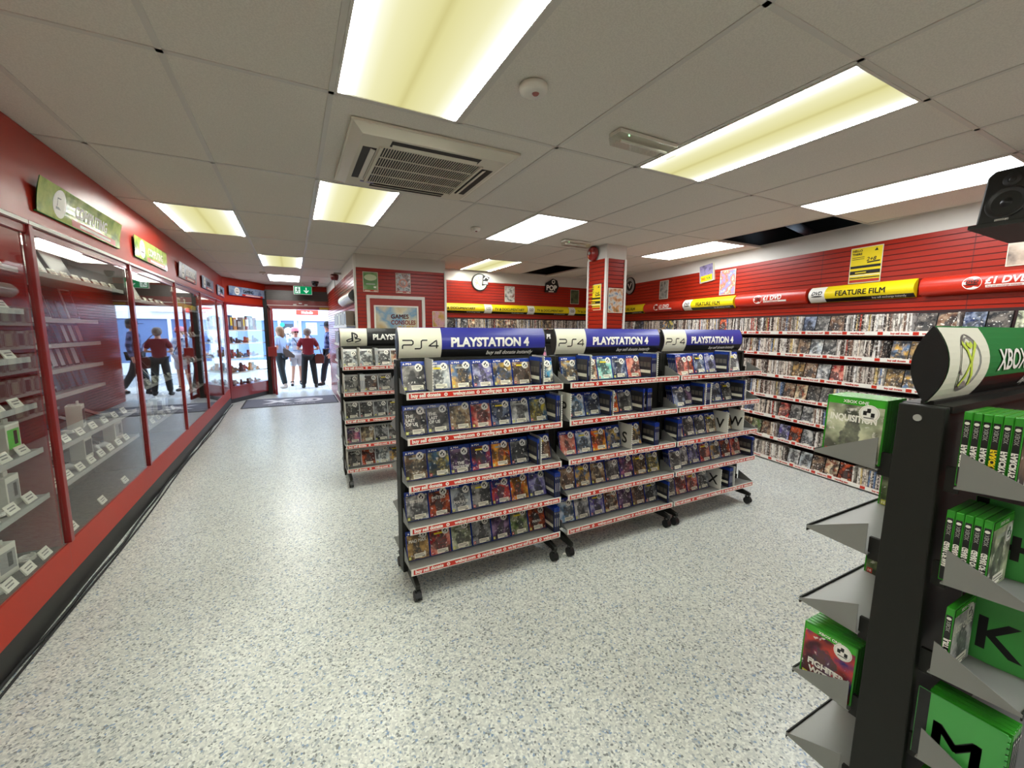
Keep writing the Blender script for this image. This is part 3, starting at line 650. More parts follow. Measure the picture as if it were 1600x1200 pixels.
# ------------------------------------------------------------------ game cases
CW, CH, CT = .135, .171, .0145
PAL = {  # name: main colour, second colour, wording
 'grey': ((92, 90, 86), (160, 156, 150), 'misty grey'), 'white': ((226, 226, 220), (170, 176, 180), 'mostly white'), 'gold': ((206, 160, 70), (96, 120, 150), 'golden'), 'violet': ((96, 84, 150), (170, 170, 200), 'violet'),
 'blue': ((40, 90, 150), (196, 160, 70), 'blue and gold'), 'brown': ((104, 68, 48), (160, 136, 112), 'brown'), 'ice': ((110, 150, 186), (216, 224, 230), 'icy blue'), 'cyan': ((70, 150, 190), (220, 214, 190), 'sky blue'),
 'black': ((26, 26, 28), (120, 112, 104), 'black'), 'tan': ((196, 176, 140), (112, 84, 60), 'tan'), 'yellow': ((214, 190, 70), (70, 104, 130), 'yellow and blue'), 'red': ((176, 36, 34), (220, 150, 130), 'red'),
 'navy': ((30, 44, 84), (140, 150, 170), 'navy'), 'orange': ((208, 84, 40), (240, 170, 60), 'orange'), 'fire': ((60, 30, 24), (200, 90, 50), 'dark fiery'), 'snow': ((140, 142, 144), (214, 212, 208), 'snowy grey'),
 'green': ((86, 110, 60), (150, 150, 120), 'green'), 'teal': ((96, 190, 180), (180, 222, 206), 'pale teal'), 'purple': ((70, 52, 86), (150, 120, 150), 'purple'), 'cream': ((222, 206, 170), (150, 84, 60), 'cream'),
 'space': ((30, 50, 110), (190, 70, 60), 'blue and red'), 'sand': ((186, 150, 90), (100, 80, 60), 'sandy'), 'beast': ((140, 146, 118), (206, 208, 176), 'greenish grey'), 'moon': ((40, 42, 46), (156, 156, 156), 'dark moonlit'), 'pink': ((200, 120, 140), (80, 60, 110), 'pink')}
SHELLS = {'b': CASEB, 'g': CASEG, 'c': CASEC, 'k': CASEK}
def case_shell(kind, n=1):
    m = MB(); m.box(-CW/2, CW/2, 0, CT, 0, CH, SHELLS[kind]); return m.mesh('game_case', .0022, 2)
def cover_mesh(kind, var, title):
    m = MB(); x0, x1, y = -.0625, .0635, -.0007; zt = CH-.004; zb = .004
    bz = zt-.021
    if kind in 'bk':
        m.rect(x0, x1, bz, zt, y, M('banner_blue', (28, 56, 140), .25) if kind == 'b' else INK)
        m.text('PS4', x0+.024, bz+.005, .014, WHT, y=y-.0004, bold=.02, sx=1.6); m.add([(x0+.006, y-.0004, bz+.005), (x0+.018, y-.0004, bz+.005), (x0+.012, y-.0004, bz+.016)], [(0, 1, 2)], WHT)
    elif kind == 'g':
        bz = zt-.018; m.rect(x0, x1, bz, zt, y, M('banner_green', (60, 160, 40), .25)); m.text('XBOX ONE', 0, bz+.005, .011, WHT, 'c', y=y-.0004, bold=.02)
    else:
        bz = zt-.016; m.rect(x0, x1, bz, zt, y, M('banner_white', (216, 216, 212), .25)); m.text('PS3', x0+.01, bz+.003, .011, INK, y=y-.0004)
    m.rect(x0, x1, zb, bz, y, COVER)
    m.rect(x0+.004, x0+.018, zb+.004, zb+.02, y-.0004, M('rating_red', (180, 40, 36), .3) if var % 2 else M('rating_yellow', (190, 190, 60), .3)); m.text('18' if var % 2 else '12', x0+.011, zb+.008, .011, WHT, 'c', y=y-.0006, bold=.02)
    if title:
        T = title.split('|'); big = T[0].startswith('^'); z = (bz-.034) if not big else .062
        for k, s in enumerate(T):
            s = s.replace('^', ''); lf = s.startswith('<'); m.text(s.strip('<'), x0+.008 if lf else 0.0, z-.01-k*.023, .024, WHT, 'l' if lf else 'c', y=y-.0005, bold=.04, maxw=.105)
    else:
        m.rect(-.035, .035, bz-.026+var*.0, bz-.016, y-.0003, [WHT, YEL, GREYL, CREAM][var % 4]) if var % 3 else None
    return m.mesh('cover')
def back_mesh(kind):
    m = MB(); y = CT+.0007; B = M('back_print', (34, 34, 40), .3)
    m.quad((.0625, y, .004), (-.0635, y, .004), (-.0635, y, CH-.024), (.0625, y, CH-.024), B); m.quad((.0625, y, CH-.024), (-.0635, y, CH-.024), (-.0635, y, CH-.004), (.0625, y, CH-.004), {'b': M('banner_blue', (28, 56, 140), .25), 'g': CASEG}.get(kind, INK))
    y += .0004
    m.quad((.055, y, .03), (-.055, y, .03), (-.055, y, .052), (.055, y, .052), LBL)
    for k in range(3): m.quad((.05-.036*k, y, .075), (.02-.036*k, y, .075), (.02-.036*k, y, .11), (.05-.036*k, y, .11), M('back_shot', (96, 92, 84), .3))
    return m.mesh('back_cover')
def spine_mesh(kind, txt, var=0):
    m = MB(); x = -CW/2-.0006; a, b = .002, CT-.002
    body = {'b': INK, 'g': INK, 'c': M('pale_spine', (200, 196, 186), .3), 'k': INK}[kind]
    m.quad((x, b, .004), (x, a, .004), (x, a, CH-.028), (x, b, CH-.028), body)
    m.quad((x, b, CH-.028), (x, a, CH-.028), (x, a, CH-.018), (x, b, CH-.018), {'b': M('banner_blue', (28, 56, 140), .25), 'g': INK, 'c': CASEC, 'k': INK}[kind])
    def vt(s, z, size, mat, w, bold=.03):
        vs, fs, wd = text_data(s, bold, 0.); k = min(size, w/wd); k2 = size
        m.add([(x-.0005, (b+a)/2-.36*k2+p[1]*k2, z-p[0]*k) for p in vs], fs, mat)
    if kind == 'g':
        m.add([(x-.0005, (a+b)/2+.0042*math.cos(2*PI*i/12), CH-.026+.0035*math.sin(2*PI*i/12)) for i in range(12)], [tuple(range(12))], WHT)
        vt('XBOX', CH-.032, .0095, GREYL, .026, .01)
        if txt: vt(txt, CH-.075, .0125, YEL if var else WHT, .062, .05)
    elif kind == 'b': vt('PS4', CH-.034, .008, GREYL, .02); vt(txt or 'GAME', .11, .009, WHT, .07) if txt else m.quad((x-.0004, b-.003, .04), (x-.0004, a+.003, .04), (x-.0004, a+.003, .1), (x-.0004, b-.003, .1), GREYL)
    else: m.quad((x-.0004, b-.003, .03), (x-.0004, a+.003, .03), (x-.0004, a+.003, .11), (x-.0004, b-.003, .11), M('spine_dots', (90, 110, 130), .3))
    return m.mesh('spine')
def sticker_mesh():
    m = MB(); m.disc((0, 0, 0), .0225, STICK, 22); m.disc((0, -.0003, 0), .0205, M('sticker_rim', (214, 206, 190), .4), 22); m.disc((0, -.0005, 0), .019, STICK, 22)
    for x, z in ((-.009, .001), (.008, -.003), (-.001, .008)): m.rect(x-.004, x+.004, z-.006, z+.005, -.0008, INK)
    m.rect(-.011, .011, -.013, -.010, -.0008, GREYI); return m.mesh('price_sticker')
def label_mesh():
    m = MB(); m.rect(-.034, .034, -.0125, .0125, 0, LBL); m.rect(-.03, .022, .003, .0065, -.0004, GREYI); m.rect(-.03, .03, -.004, -.0015, -.0004, GREYI); m.rect(.012, .03, -.0105, -.0065, -.0004, INK); return m.mesh('price_label')
NCASE = [0]
def case(kind, pal, loc, rot, label, group, title='', tilt=0., front=True, stick=True, back=False, spine=None, cat='game case', svar=0):
    """one game case; its front faces local -y"""
    k = NCASE[0]; NCASE[0] += 1
    c1, c2, _w = PAL[pal]
    o = link('game_case', cached('shell'+kind, lambda: case_shell(kind)))
    o.rotation_mode = 'XYZ'; o.matrix_world = Matrix.Translation(loc) @ Matrix.Rotation(rot, 4, 'Z') @ Matrix.Rotation(tilt, 4, 'X')
    tag(o, label, cat, group)
    if front:
        v = k % 4; c = link('cover', cached(('cov', kind, v, title), lambda: cover_mesh(kind, v, title)), o)
        c.color = lin(c1)+(1,); c['second_colour'] = lin(c2)
        if stick:
            link('price_sticker', cached('stk', sticker_mesh), o, (.034+random.uniform(-.008, .004), -.0016, CH-.034+random.uniform(-.012, .004)))
            link('price_label', cached('lbl', label_mesh), o, (.012+random.uniform(-.006, .006), -.0014, .018+random.uniform(0, .006)))
    if back: link('back_cover', cached('bck'+kind, lambda: back_mesh(kind)), o)
    if spine is not None: link('spine', cached(('spn', kind, spine, svar), lambda: spine_mesh(kind, spine, svar)), o)
    return o
def divider(letter, loc, rot, label, mat, inkm, group, w=.145, h=.178):
    """board standing across a shelf; its face looks along local -y"""
    o = link('letter_board', cached(('div', letter, mat.name, w), lambda: _div(letter, mat, inkm, w, h)))
    o.location = loc; o.rotation_euler = (0, 0, rot); tag(o, label, 'divider', group)
    if letter:
        def lt():
            m = MB(); vs, fs, wd = text_data(letter, .018, 0.); s = .115; m.add([((-wd/2+p[0])*s*1.05, -.0006, .035+p[1]*s) for p in vs], fs, inkm); return m.mesh('letter')
        link('letter', cached(('let', letter), lt), o)
    return o
def _div(letter, mat, inkm, w, h):
    m = MB(); m.box(-w/2, w/2, 0, .003, 0, h, mat); m.box(-w/2, -w/2+.001, -.001, .004, 0, h, mat)
    if mat is DIVG: m.rect(-w/2, -w/2+.022, 0, h, -.0004, INK)
    n = 12
    for k in range(n): m.box(w/2, w/2+.004, -.001, .004, h*(k+.15)/n, h*(k+.75)/n, WHT if mat is DIVW else mat)
    return m.mesh('letter_board')
RACKW = ['rack under largest blue sign', 'rack under middle blue sign', 'rack under third blue sign']
SHW = ['top', 'second', 'third', 'fourth', 'bottom']
def fill_shelf(kind, x0, yc, z, toks, rackw, shw, grp):
    x = x0+.012; nth = 0; word = {'b': 'blue', 'c': 'clear', 'g': 'green'}[kind]
    counts = {}
    for tk in toks:
        a = tk.split(':'); ty = a[0][0]; n = int(a[0][1:] or 1)
        if ty == 'F':
            pal = a[1]; title = a[2] if len(a) > 2 else ''; tl = -math.radians(15); pos = ORD[min(nth, 15)]; nth += 1
            stackn = n
            for q in range(n):
                yy = yc-.118-(n-1)*.0158+q*(CT+.0008)*1.03
                case(kind, pal, (x+CW/2, yy, z-.0035), 0, (f'{word} case, {PAL[pal][2]} cover, {pos} facing out, {shw} shelf, {rackw}' if q == 0 else f'{word} case stacked behind {pos} cover, {shw} shelf, {rackw}'),
                     grp, title, tl, front=q == 0, spine='' if (n > 1 or nth == 1) else None)
            x += CW+.001
        elif ty == 'T':
            pal = a[1] if len(a) > 1 else 'black'
            for q in range(n):
                xx = x+.003+q*(CT+.0006)
                case(kind, pal, (xx+CT, yc-.145, z+.002), PI/2, f'{word} case turned sideways after {ORD[max(nth-1,0)]} cover, {shw} shelf, {rackw}', grp, '', -.03, front=False, back=True, spine='')
            x += n*(CT+.0006)+.006
        elif ty == 'D':
            L = a[1] if len(a) > 1 else ''
            lab = (f'white divider lettered {L}, {shw} shelf, {rackw}' if L else f'plain white divider after {ORD[max(nth-1,0)]} cover, {shw} shelf, {rackw}')
            divider(L, (x+.006, yc-.137, z+.001), -PI/2, lab, DIVW, INK, grp); x += .012
            if L: x += .055
        elif ty == '_': x += float(a[1])
LAY = [
 [['F1:grey', 'D', 'F1:white', 'F1:gold', 'F1:violet', 'F1:blue', 'F1:brown', 'T1', 'D', 'F1:cyan'],
  ['F2:black:<THE|<LAST|<OF US', 'F1:grey:<THE|<LAST|<OF US', 'F1:tan', 'F1:red', 'F1:navy', 'F1:snow', 'F1:yellow', 'T2', 'D'],
  ['F1:tan', 'F1:yellow', 'F1:purple:^THE|^TOMORROW', 'F1:space', 'F1:orange', 'F1:moon', 'T1', 'D', 'F1:brown'],
  ['F1:snow:METRO', 'F1:fire:METRO', 'F1:white:^MAFIA III', 'F1:grey', 'F1:space', 'F1:orange', 'F1:violet', 'T3'],
  ['F1:sand:MAD MAX', 'F1:red', 'F1:beast', 'F1:moon', 'F1:purple', 'F1:green', 'F1:fire:^MAFIA', 'T3']],
 [['F1:gold', 'T1', 'D', 'F1:cream', 'F1:teal', 'F1:navy', 'F1:red', 'T3', 'D'],
  ['D:P', 'F1:ice', 'F1:navy', 'T1', 'D', 'F1:orange', 'F1:grey', 'T1', '_:.02', 'T3'],
  ['F1:red', 'F1:ice', 'F1:orange', 'F1:blue', 'D:S', 'F1:gold', '_:.03', 'T3'],
  ['F1:brown', 'F1:gold', 'F1:tan', 'F1:grey', 'F1:pink', 'F1:sand', 'F1:yellow'],
  ['F1:ice', 'F1:snow', 'F1:violet', 'F1:cream', 'F1:purple', 'F1:brown', 'F1:moon', 'T1']],
 [['F5:red', 'F1:fire', 'F1:navy', 'F1:violet', 'T1', 'D', 'F1:grey', 'F1:snow'],
  ['F4:navy', 'F1:purple', 'T1', 'D', 'T3', 'D', 'F1:pink', 'F1:navy', 'F1:grey', 'T1', 'D'],
  ['T3', 'F1:cream', 'F1:grey', 'F1:moon', 'F1:tan', 'D:V', 'F1:sand', 'D:W'],
  ['F4:grey', 'F1:snow', 'F1:violet', 'F1:red', 'F1:gold', 'F1:fire', 'F1:red', 'T2'],
  ['F1:grey', 'F1:red', 'F1:red', 'F1:moon', '_:.01', 'D:X', '_:.05', 'T3', '_:.01', 'D:Z']]]
for r in range(3):
    for s in range(5): fill_shelf('b', PX[r], PY, PS4Z[s], LAY[r][s], RACKW[r], SHW[s], 'games on the racks with blue signs')
L3 = [['D', 'F1:white', 'D', 'F1:white', 'T2', 'F1:grey', 'F1:cream'], ['D', 'F1:grey', 'T3', 'F1:brown', 'F1:grey'], ['D', 'F1:black', 'F1:black', 'F1:moon', 'F1:grey'], ['D', 'F1:pink', 'F1:tan', 'F1:moon', 'F1:grey'], ['D', 'F1:black', 'F1:fire', 'F1:white', 'F1:gold']]
for s in range(5): fill_shelf('c', .39, 4.43, PS3Z[s], L3[s], 'rack under black sign', SHW[s], 'games on the rack with the black sign')
fill_shelf('c', 2.45, 4.43, PS3Z[0], ['F1:white', 'F1:pink'], 'hidden rack behind third sign', 'top', 'games on the hidden rack')
# near rack: green cases
def near_games():
    g = 'green game cases on the near rack'; X = XX+.012
    for q in range(6): case('g', ['brown', 'sand'][q == 3], (X+CW/2, XY-.068-CT*1.02*(q+1), XBZ[0]-.009), 0, ['green case, spine showing, %s from post, top front shelf, near rack' % ORD[q], 'green case with yellow spine lettering, fourth from post, top front shelf, near rack'][q == 3] if q < 5 else 'green case with pale landscape cover, front of the stack on the near rack top shelf', g, '', 0, front=q == 5, spine='FARCRY5', svar=int(q == 3))
    for q in range(5): case('g', 'beast', (X+CW/2, XY-.063-CT*1.02*(q+1), XBZ[1]-.009), 0, ('green case, spine showing, %s from post, second front shelf, near rack' % ORD[q]) if q < 4 else 'green case with smoky green cover, front of stack on second near-rack shelf', g, '', 0, front=q == 4, spine='GEARS OF WAR')
    case('g', 'snow', (X+CW/2, XY-.085-CT, XBZ[2]-.009), 0, 'single green case with icy blue cover beside the green board lettered K', g, 'JUST CAUSE', 0, front=True, spine='JUST CAUSE')
    GB = 'green letter boards on the near rack'
    divider('+', (1.455, XY-.145, XBZ[1]-.006), -PI/2, 'green divider board with black cross mark on the near rack second shelf', DIVG, INK, GB)
    divider('K', (1.455, XY-.145, XBZ[2]-.006), -PI/2, 'green divider board lettered K on the near rack third shelf', DIVG, INK, GB)
    divider('M', (1.318, XY-.130, XBZ[3]-.014), -PI/2, 'green divider board lettered M on the near rack fourth shelf', DIVG, INK, GB)
    for q in range(4): case('g', 'green', (1.335+CT*1.03*(q+1), XY-.14, XBZ[3]-.010), PI/2, 'green cases standing edge-on behind the green board lettered M', g, '', 0, front=False, back=q == 0, spine='')
    for q in range(5): case('g', 'green', (1.335+CT*1.03*(q+1), XY-.14, XBZ[4]-.010), PI/2, 'green cases standing edge-on on the lowest front shelf of the near rack', g, '', 0, front=False, back=q == 0, spine='')
    # far side: stacks turned towards the aisle end
    for q in range(7): case('g', 'beast', (1.316+q*CT*1.04, XY+.138, XBZ[0]-.008), -PI/2, 'green case with swirling pale cover above the floor aisle, near rack top shelf' if q == 0 else 'green cases stacked behind the swirling pale cover, near rack top shelf', g, '<INQUISITION', -.05, front=q == 0)
    for q in range(8): case('g', 'space', (1.316+q*CT*1.04, XY+.138, XBZ[3]-.008), -PI/2, 'green case with fighters cover facing the floor aisle, near rack fourth shelf' if q == 0 else 'green cases stacked behind the fighters cover, near rack fourth shelf', g, '^FIGHTER|^WITHIN', -.05, front=q == 0)
    for zi, xx, n in ((1, 1.70, 5), (2, 1.66, 5), (4, 1.58, 2)):
        for q in range(n): case('g' if zi != 4 else 'k', 'green' if zi != 4 else 'fire', (xx+q*CT*1.04, XY+.138, XBZ[zi]-.008), -PI/2, {1: 'green cases standing edge-on on the second far-side shelf of the near rack', 2: 'green cases standing edge-on on the third far-side shelf of the near rack', 4: 'dark cases standing on the lowest far-side shelf of the near rack'}[zi], g, '', -.05, front=q == 0, stick=False)
near_games()
# ------------------------------------------------------------------ film cases along the walls
DW, DH, DT = .135, .190, .0148
WALLZ = [1.545, 1.30, 1.042, .796, .560, .305, .052]     # shelf heights on the right wall
YA = 7.1
KLEN = math.hypot(1, .1516)
def wall_pt(y, d):                                       # y along the room, d out from the wall
    return Vector((RW(y), y, 0))+Vector((-1, .1516, 0)).normalized()*d
def dvd_spine_mesh():
    m = MB(); m.box(-DT/2, DT/2, 0, DW, 0, DH, SPINE); return m.mesh('film_case', .0012, 1)
def dvd_face_mesh():
    m = MB(); m.box(-DW/2, DW/2, 0, DT, 0, DH, CASEK); m.rect(-DW/2+.003, DW/2-.003, .003, DH-.003, -.0006, COVER); m.rect(-.03, .03, .012, .032, -.0012, LBL); m.rect(-DW/2+.004, -DW/2+.016, .008, .022, -.0012, M('rating_red', (180, 40, 36), .3))
    return m.mesh('film_case')
def wall_shelf(name, L, label, cat='shelf', dep=.2, group='film shelves along the long red wall'):
    t = tag(link(name, cached(('ws', L), lambda: _ws(L, dep))), label, cat, group)
    def st():
        m = MB(); m.box(0, L, -dep-.004, -dep, -.036, .003, STRIPW); m.rect(0, L, -.031, -.002, -dep-.0045, STRIPW); return m.mesh('ticket_strip')
    link('ticket_strip', cached(('wst', L), st), t)
    def tx():
        m = MB()
        for k in range(int(L)+1):
            for s, x, w in (('buy sell donate', .03, .16), ('we buy your stuff', .26, .18), ('webuy.com', .51, .10), ('recycling pays', .69, .23)):
                if k+x+w > L: break
                m.text(s, k+x, -.024, .023, REDT, 'l', .05, y=-dep-.0054, maxw=w); m.rect(k+x+w+.006, k+x+w+.05, -.031, -.002, -dep-.005, REDT)
        return m.mesh('lettering')
    link('lettering', cached(('wtx', L), tx), t)
    return t
def _ws(L, dep):
    m = MB(); m.box(0, L, -dep, 0, -.042, -.030, M('shelf_dark_red', (58, 18, 15), .6)); m.box(0, L, -dep-.0, -dep+.012, -.030, .0, REDD); m.box(0, L, -.012, -.003, -.03, .19, M('shelf_back_shade', (44, 14, 12), .7)); return m.mesh('shelf')  # shelf shade put into dark colours; back plate added to darken the gaps
SHORD = ['top', 'second', 'third', 'fourth', 'fifth', 'sixth', 'lowest']
FACES = {  # y from, number facing out, and their covers
 0: [(2.62, ['navy', 'grey', 'brown']), (1.62, ['black', 'brown']), (1.32, ['navy', 'black']), (1.03, ['beast']), (5.7, ['black', 'navy']), (4.95, ['gold', 'yellow']), (3.78, ['fire'])],
 1: [(2.66, ['brown', 'white', 'grey']), (1.78, ['gold', 'sand'])],
 2: [(2.70, ['sand', 'brown', 'snow', 'red']), (1.80, ['sand', 'gold'])],
 3: [(2.78, ['brown', 'cream', 'black', 'grey']), (3.35, ['black'])],
 4: [(2.82, ['red', 'grey', 'snow']), (3.28, ['navy'])],
 5: [(2.80, ['violet', 'fire', 'snow']), (3.30, ['tan', 'green', 'brown'])],
 6: [(2.66, ['snow', 'white', 'brown', 'cream', 'fire']), (3.30, ['orange'])]}
def films():
    spots = []; stuff = MB()
    for r, z in enumerate(WALLZ):
        t = wall_shelf('film_shelf', 5.9, f'{SHORD[r]} red shelf of film cases running along the long red slatted wall')
        p = wall_pt(6.75, 0); t.location = (p.x, p.y, z); t.rotation_euler = (0, 0, RANG)
        blocks = []
        for y, L in FACES[r]:
            w = (DW+.004)*len(L)/KLEN; blocks.append((y, y-w, L))
        for y1, y0, L in blocks:
            for k, pal in enumerate(L):
                yy = y1-(DW+.004)/KLEN*(k+.5); p = wall_pt(yy, .18)
                o = link('film_case', cached('dvdf', dvd_face_mesh), None, None); o.matrix_world = Matrix.Translation((p.x, p.y, z-.026)) @ Matrix.Rotation(RANG, 4, 'Z') @ Matrix.Rotation(-.18, 4, 'X')
                o.color = lin(PAL[pal][0])+(1,); o['second_colour'] = lin(PAL[pal][1])
                where = next(n for a, n in ((5.5, 'farthest'), (4.5, 'outlying'), (3, 'far'), (2, 'middle'), (1.6, 'near'), (1.2, 'nearer'), (0, 'nearest')) if y1 > a)
                tag(o, f'{PAL[pal][2]} film case facing out, {ORD[k]} of {where} cluster, {SHORD[r]} shelf, long red wall', 'film case', 'film cases on the long red wall')
        y = 6.7
        lo = .72
        while y > lo:
            hit = [b for b in blocks if b[1]-.012 < y < b[0]+.010]
            if hit: y = hit[0][1]-.012; continue
            spots.append((r, y, z)); y -= (DT+random.choice([.0004, .0008, .0012]))/KLEN
            if random.random() < .012: y -= .03
    # where the photograph shows them: not behind the near rack, not behind the blue-sign racks
    vis = {0: (.80, 6.3), 1: (1.62, 3.6), 2: (1.62, 3.5), 3: (1.75, 3.4), 4: (2.3, 3.4), 5: (2.35, 3.3), 6: (1.72, 3.25)}
    cand = sorted([s for s in spots if vis[s[0]][0] < s[1] < vis[s[0]][1] and not (s[0] == 3 and s[1] < 1.9)], key=lambda s: math.hypot(RW(s[1]), s[1])+.0*s[0])
    near = set(cand[:250])
    me = cached('dvds', dvd_spine_mesh)
    def place(s):
        r, y, z = s; p = wall_pt(y, .185)
        return Matrix.Translation((p.x, p.y, z-.028)) @ Matrix.Rotation(RANG, 4, 'Z') @ Matrix.Rotation(random.gauss(0, .02)+(.06 if random.random() < .12 else 0), 4, 'Y')
    for s in spots:
        if s in near:
            o = link('film_case', me); o.matrix_world = place(s)
            y = s[1]; where = 'under the cream poster' if y < 1.35 else ('under nearest yellow sign' if 1.7 < y < 2.64 else ('under the nearest red tube' if y <= 1.7 else 'beyond nearest yellow sign'))
            tag(o, f'thin film case, spine out, {SHORD[s[0]]} shelf, long red wall, {where}', 'film case', 'spine-out film cases, %s long-wall shelf, %s' % (SHORD[s[0]], where))
        else:
            stuff.X = place(s); stuff.box(-DT/2, DT/2, 0, DW, 0, DH, SPINES)
    o = link('film_cases', stuff.mesh('film_cases')); tag(o, 'mass of spine-out film cases along the farther reaches of the long red wall', 'film case', kind='stuff')
    # back wall: one visible row and the ones below it
    stuff = MB()
    for r, z in enumerate(WALLZ[:3]):
        t = wall_shelf('film_shelf', 3.5, f'{["top", "second", "third"][r]} shelf of film cases on the back wall under the yellow documentary signs', group='film shelves on the back wall')
        t.location = (2.15, 7.1, z+.03)
        x = 2.2
        while x < 5.5:
            if r == 0 and any(a < x < b for a, b in ((2.2, 2.36), (2.6, 2.86), (3.3, 3.72), (4.32, 4.46))):
                k = len([1 for o in COL.objects if o.name.startswith('film_face')]); pal = ['tan', 'black', 'moon', 'cream', 'sand', 'cream', 'brown'][NB[0] % 7]
                o = link('film_case', cached('dvdf', dvd_face_mesh)); o.matrix_world = Matrix.Translation((x+DW/2, 7.1-.18, z+.004)) @ Matrix.Rotation(-.16, 4, 'X')
                o.color = lin(PAL[pal][0])+(1,); o['second_colour'] = lin(PAL[pal][1])
                tag(o, f'{PAL[pal][2]} film case facing out, {ORD[NB[0]]} facing-out one on the back wall shelf', 'film case', 'film cases on the back wall'); NB[0] += 1; x += DW+.004; continue
            stuff.X = Matrix.Translation((x, 7.1-.183, z+.002)) @ Matrix.Rotation(random.gauss(0, .03), 4, 'Y'); stuff.box(-DT/2, DT/2, 0, DW, 0, DH, SPINES); x += DT+.001
    o = link('film_cases', stuff.mesh('film_cases')); tag(o, 'row of spine-out film cases on the back wall beneath the yellow documentary signs', 'film case', kind='stuff')
NB = [0]
films()

# ------------------------------------------------------------------ curved signs over the wall shelves
def dvd_logo(m, c, z, w, y, mat, mf=None, shear=.3):
    m.text('DVD', c, z, w*.42, mat, 'c', .03, shear, y=y, maxw=w, mapf=mf)
    vs = [(c+w*.48*math.cos(2*PI*i/16), (mf(z-w*.12) if mf else y), z-w*.12+w*.055*math.sin(2*PI*i/16)) for i in range(16)]
    m.add(vs, [tuple(range(16))], mat)
def tube_sign(style, L, loc, rot, label, group, h=.165):
    t = thing('tube_sign', label, 'sign', loc, rot, group)
    yb = lambda z: -.035-.055*max(0, 1-((z-h/2)/(h/2))**2) if style != 'red' else -.03-.06*math.sqrt(max(0, 1-((z-h/2)/(h/2))**2))
    zz = [h*i/14 for i in range(15)]
    def strip(m, a, b, z, mat, off):
        for i in range(len(z)-1): m.add([(a, yb(z[i])-off, z[i]), (b, yb(z[i])-off, z[i]), (b, yb(z[i+1])-off, z[i+1]), (a, yb(z[i+1])-off, z[i+1])], [(0, 1, 2, 3)], mat, True)
    def body():
        m = MB(); main = {'film': YEL, 'tv': YEL, 'red': REDT}[style]; strip(m, 0, L, zz, main, 0)
        pts = [(yb(a), a) for a in zz]+[(-.03, h), (-.03, 0)]
        m.prism(pts, -.004, 0, INK if style != 'red' else REDT); m.prism(pts, L, L+.002, main); m.box(.02, L-.02, -.031, 0, .03, h-.03, BLK)
        if style != 'red': strip(m, 0, L, [.002+.034*i/4 for i in range(5)], INK, .0008)
        return m.mesh('sign_body')
    link('sign_body', cached(('tsb', style, L), body), t)
    mf = lambda z: yb(z)-.002
    def face():
        m = MB(); g = MB(); tg = MB()
        if style == 'red':
            q = L*.36; n = 22; R = .052
            g.add([(q+R*1.15*math.cos(2*PI*i/n), yb(h*.5+R*math.sin(2*PI*i/n))-.0015, h*.5+R*math.sin(2*PI*i/n)) for i in range(n)], [tuple(range(n))], WHT)
            dvd_logo(g, q, h*.49, .085, 0, INK, lambda z: yb(z)-.003)
            m.text('£1 DVD', q+.075, h*.42, .072, WHT, 'l', .03, .12, mapf=mf, maxw=.32)
            strip(tg, q+.08, q+.38, [h*.24, h*.30, h*.36], WHT, .0015); tg.text('buy sell exchange instantly', q+.088, h*.265, .018, REDT, 'l', .006, .2, mapf=lambda z: yb(z)-.003, maxw=.28)
        else:
            w = .17 if style == 'film' else .15
            strip(g, .0, w, [.003+(h-.006)*i/12 for i in range(13)], WHT, .0013)
            dvd_logo(g, w*.52, h*.48, w*.74, 0, INK, lambda z: yb(z)-.0028)
            if style == 'film': m.text('FEATURE FILM', w+.11, h*.36, .072, INK, 'l', .026, mapf=mf, maxw=.58); tg.text('buy sell exchange instantly', L-.06, h*.07, .026, WHT, 'r', .006, .2, mapf=mf, maxw=.5)
            else: m.text('TV & DOCUMENTARY', w+.05, h*.36, .062, INK, 'l', .022, mapf=mf, maxw=L-w-.07); tg.text('buy sell exchange instantly', L-.08, h*.07, .024, WHT, 'r', .006, .2, mapf=mf, maxw=.45)
        return m.mesh('lettering'), g.mesh('logo_panel'), tg.mesh('tagline')
    for nm_, me_ in zip(('lettering', 'logo_panel', 'tagline'), cached(('tsf', style, L), face)): link(nm_, me_, t)
    return t
for (y1, st, lab) in ((6.53, 'film', 'yellow FEATURE FILM sign farthest away, half behind the red column'), (5.56, 'red', 'red rounded one-pound sign farthest along the long red wall'), (4.595, 'film', 'yellow FEATURE FILM sign in the middle of the long red wall'),
                      (3.62, 'red', 'red rounded one-pound sign between the two whole yellow FEATURE FILM signs'), (2.645, 'film', 'yellow FEATURE FILM sign nearest the camera'), (1.665, 'red', 'red rounded one-pound sign at the right edge, nearest the camera')):
    p = wall_pt(y1, 0); tube_sign(st, .945, (p.x, p.y, 1.855), RANG, lab, 'signs above the long red wall shelves')
for k, x in enumerate((2.10, 3.10, 3.995, 4.95)):
    tube_sign('tv', (1.0, .9, .95, .95)[k], (x-.0, 7.1, 1.845), 0, ['leftmost yellow documentary sign on the back wall, cut by the block', 'second yellow documentary sign along the back wall', 'third yellow documentary sign along the back wall', 'yellow documentary sign partly hidden by the red column'][k], 'yellow signs on the back wall')

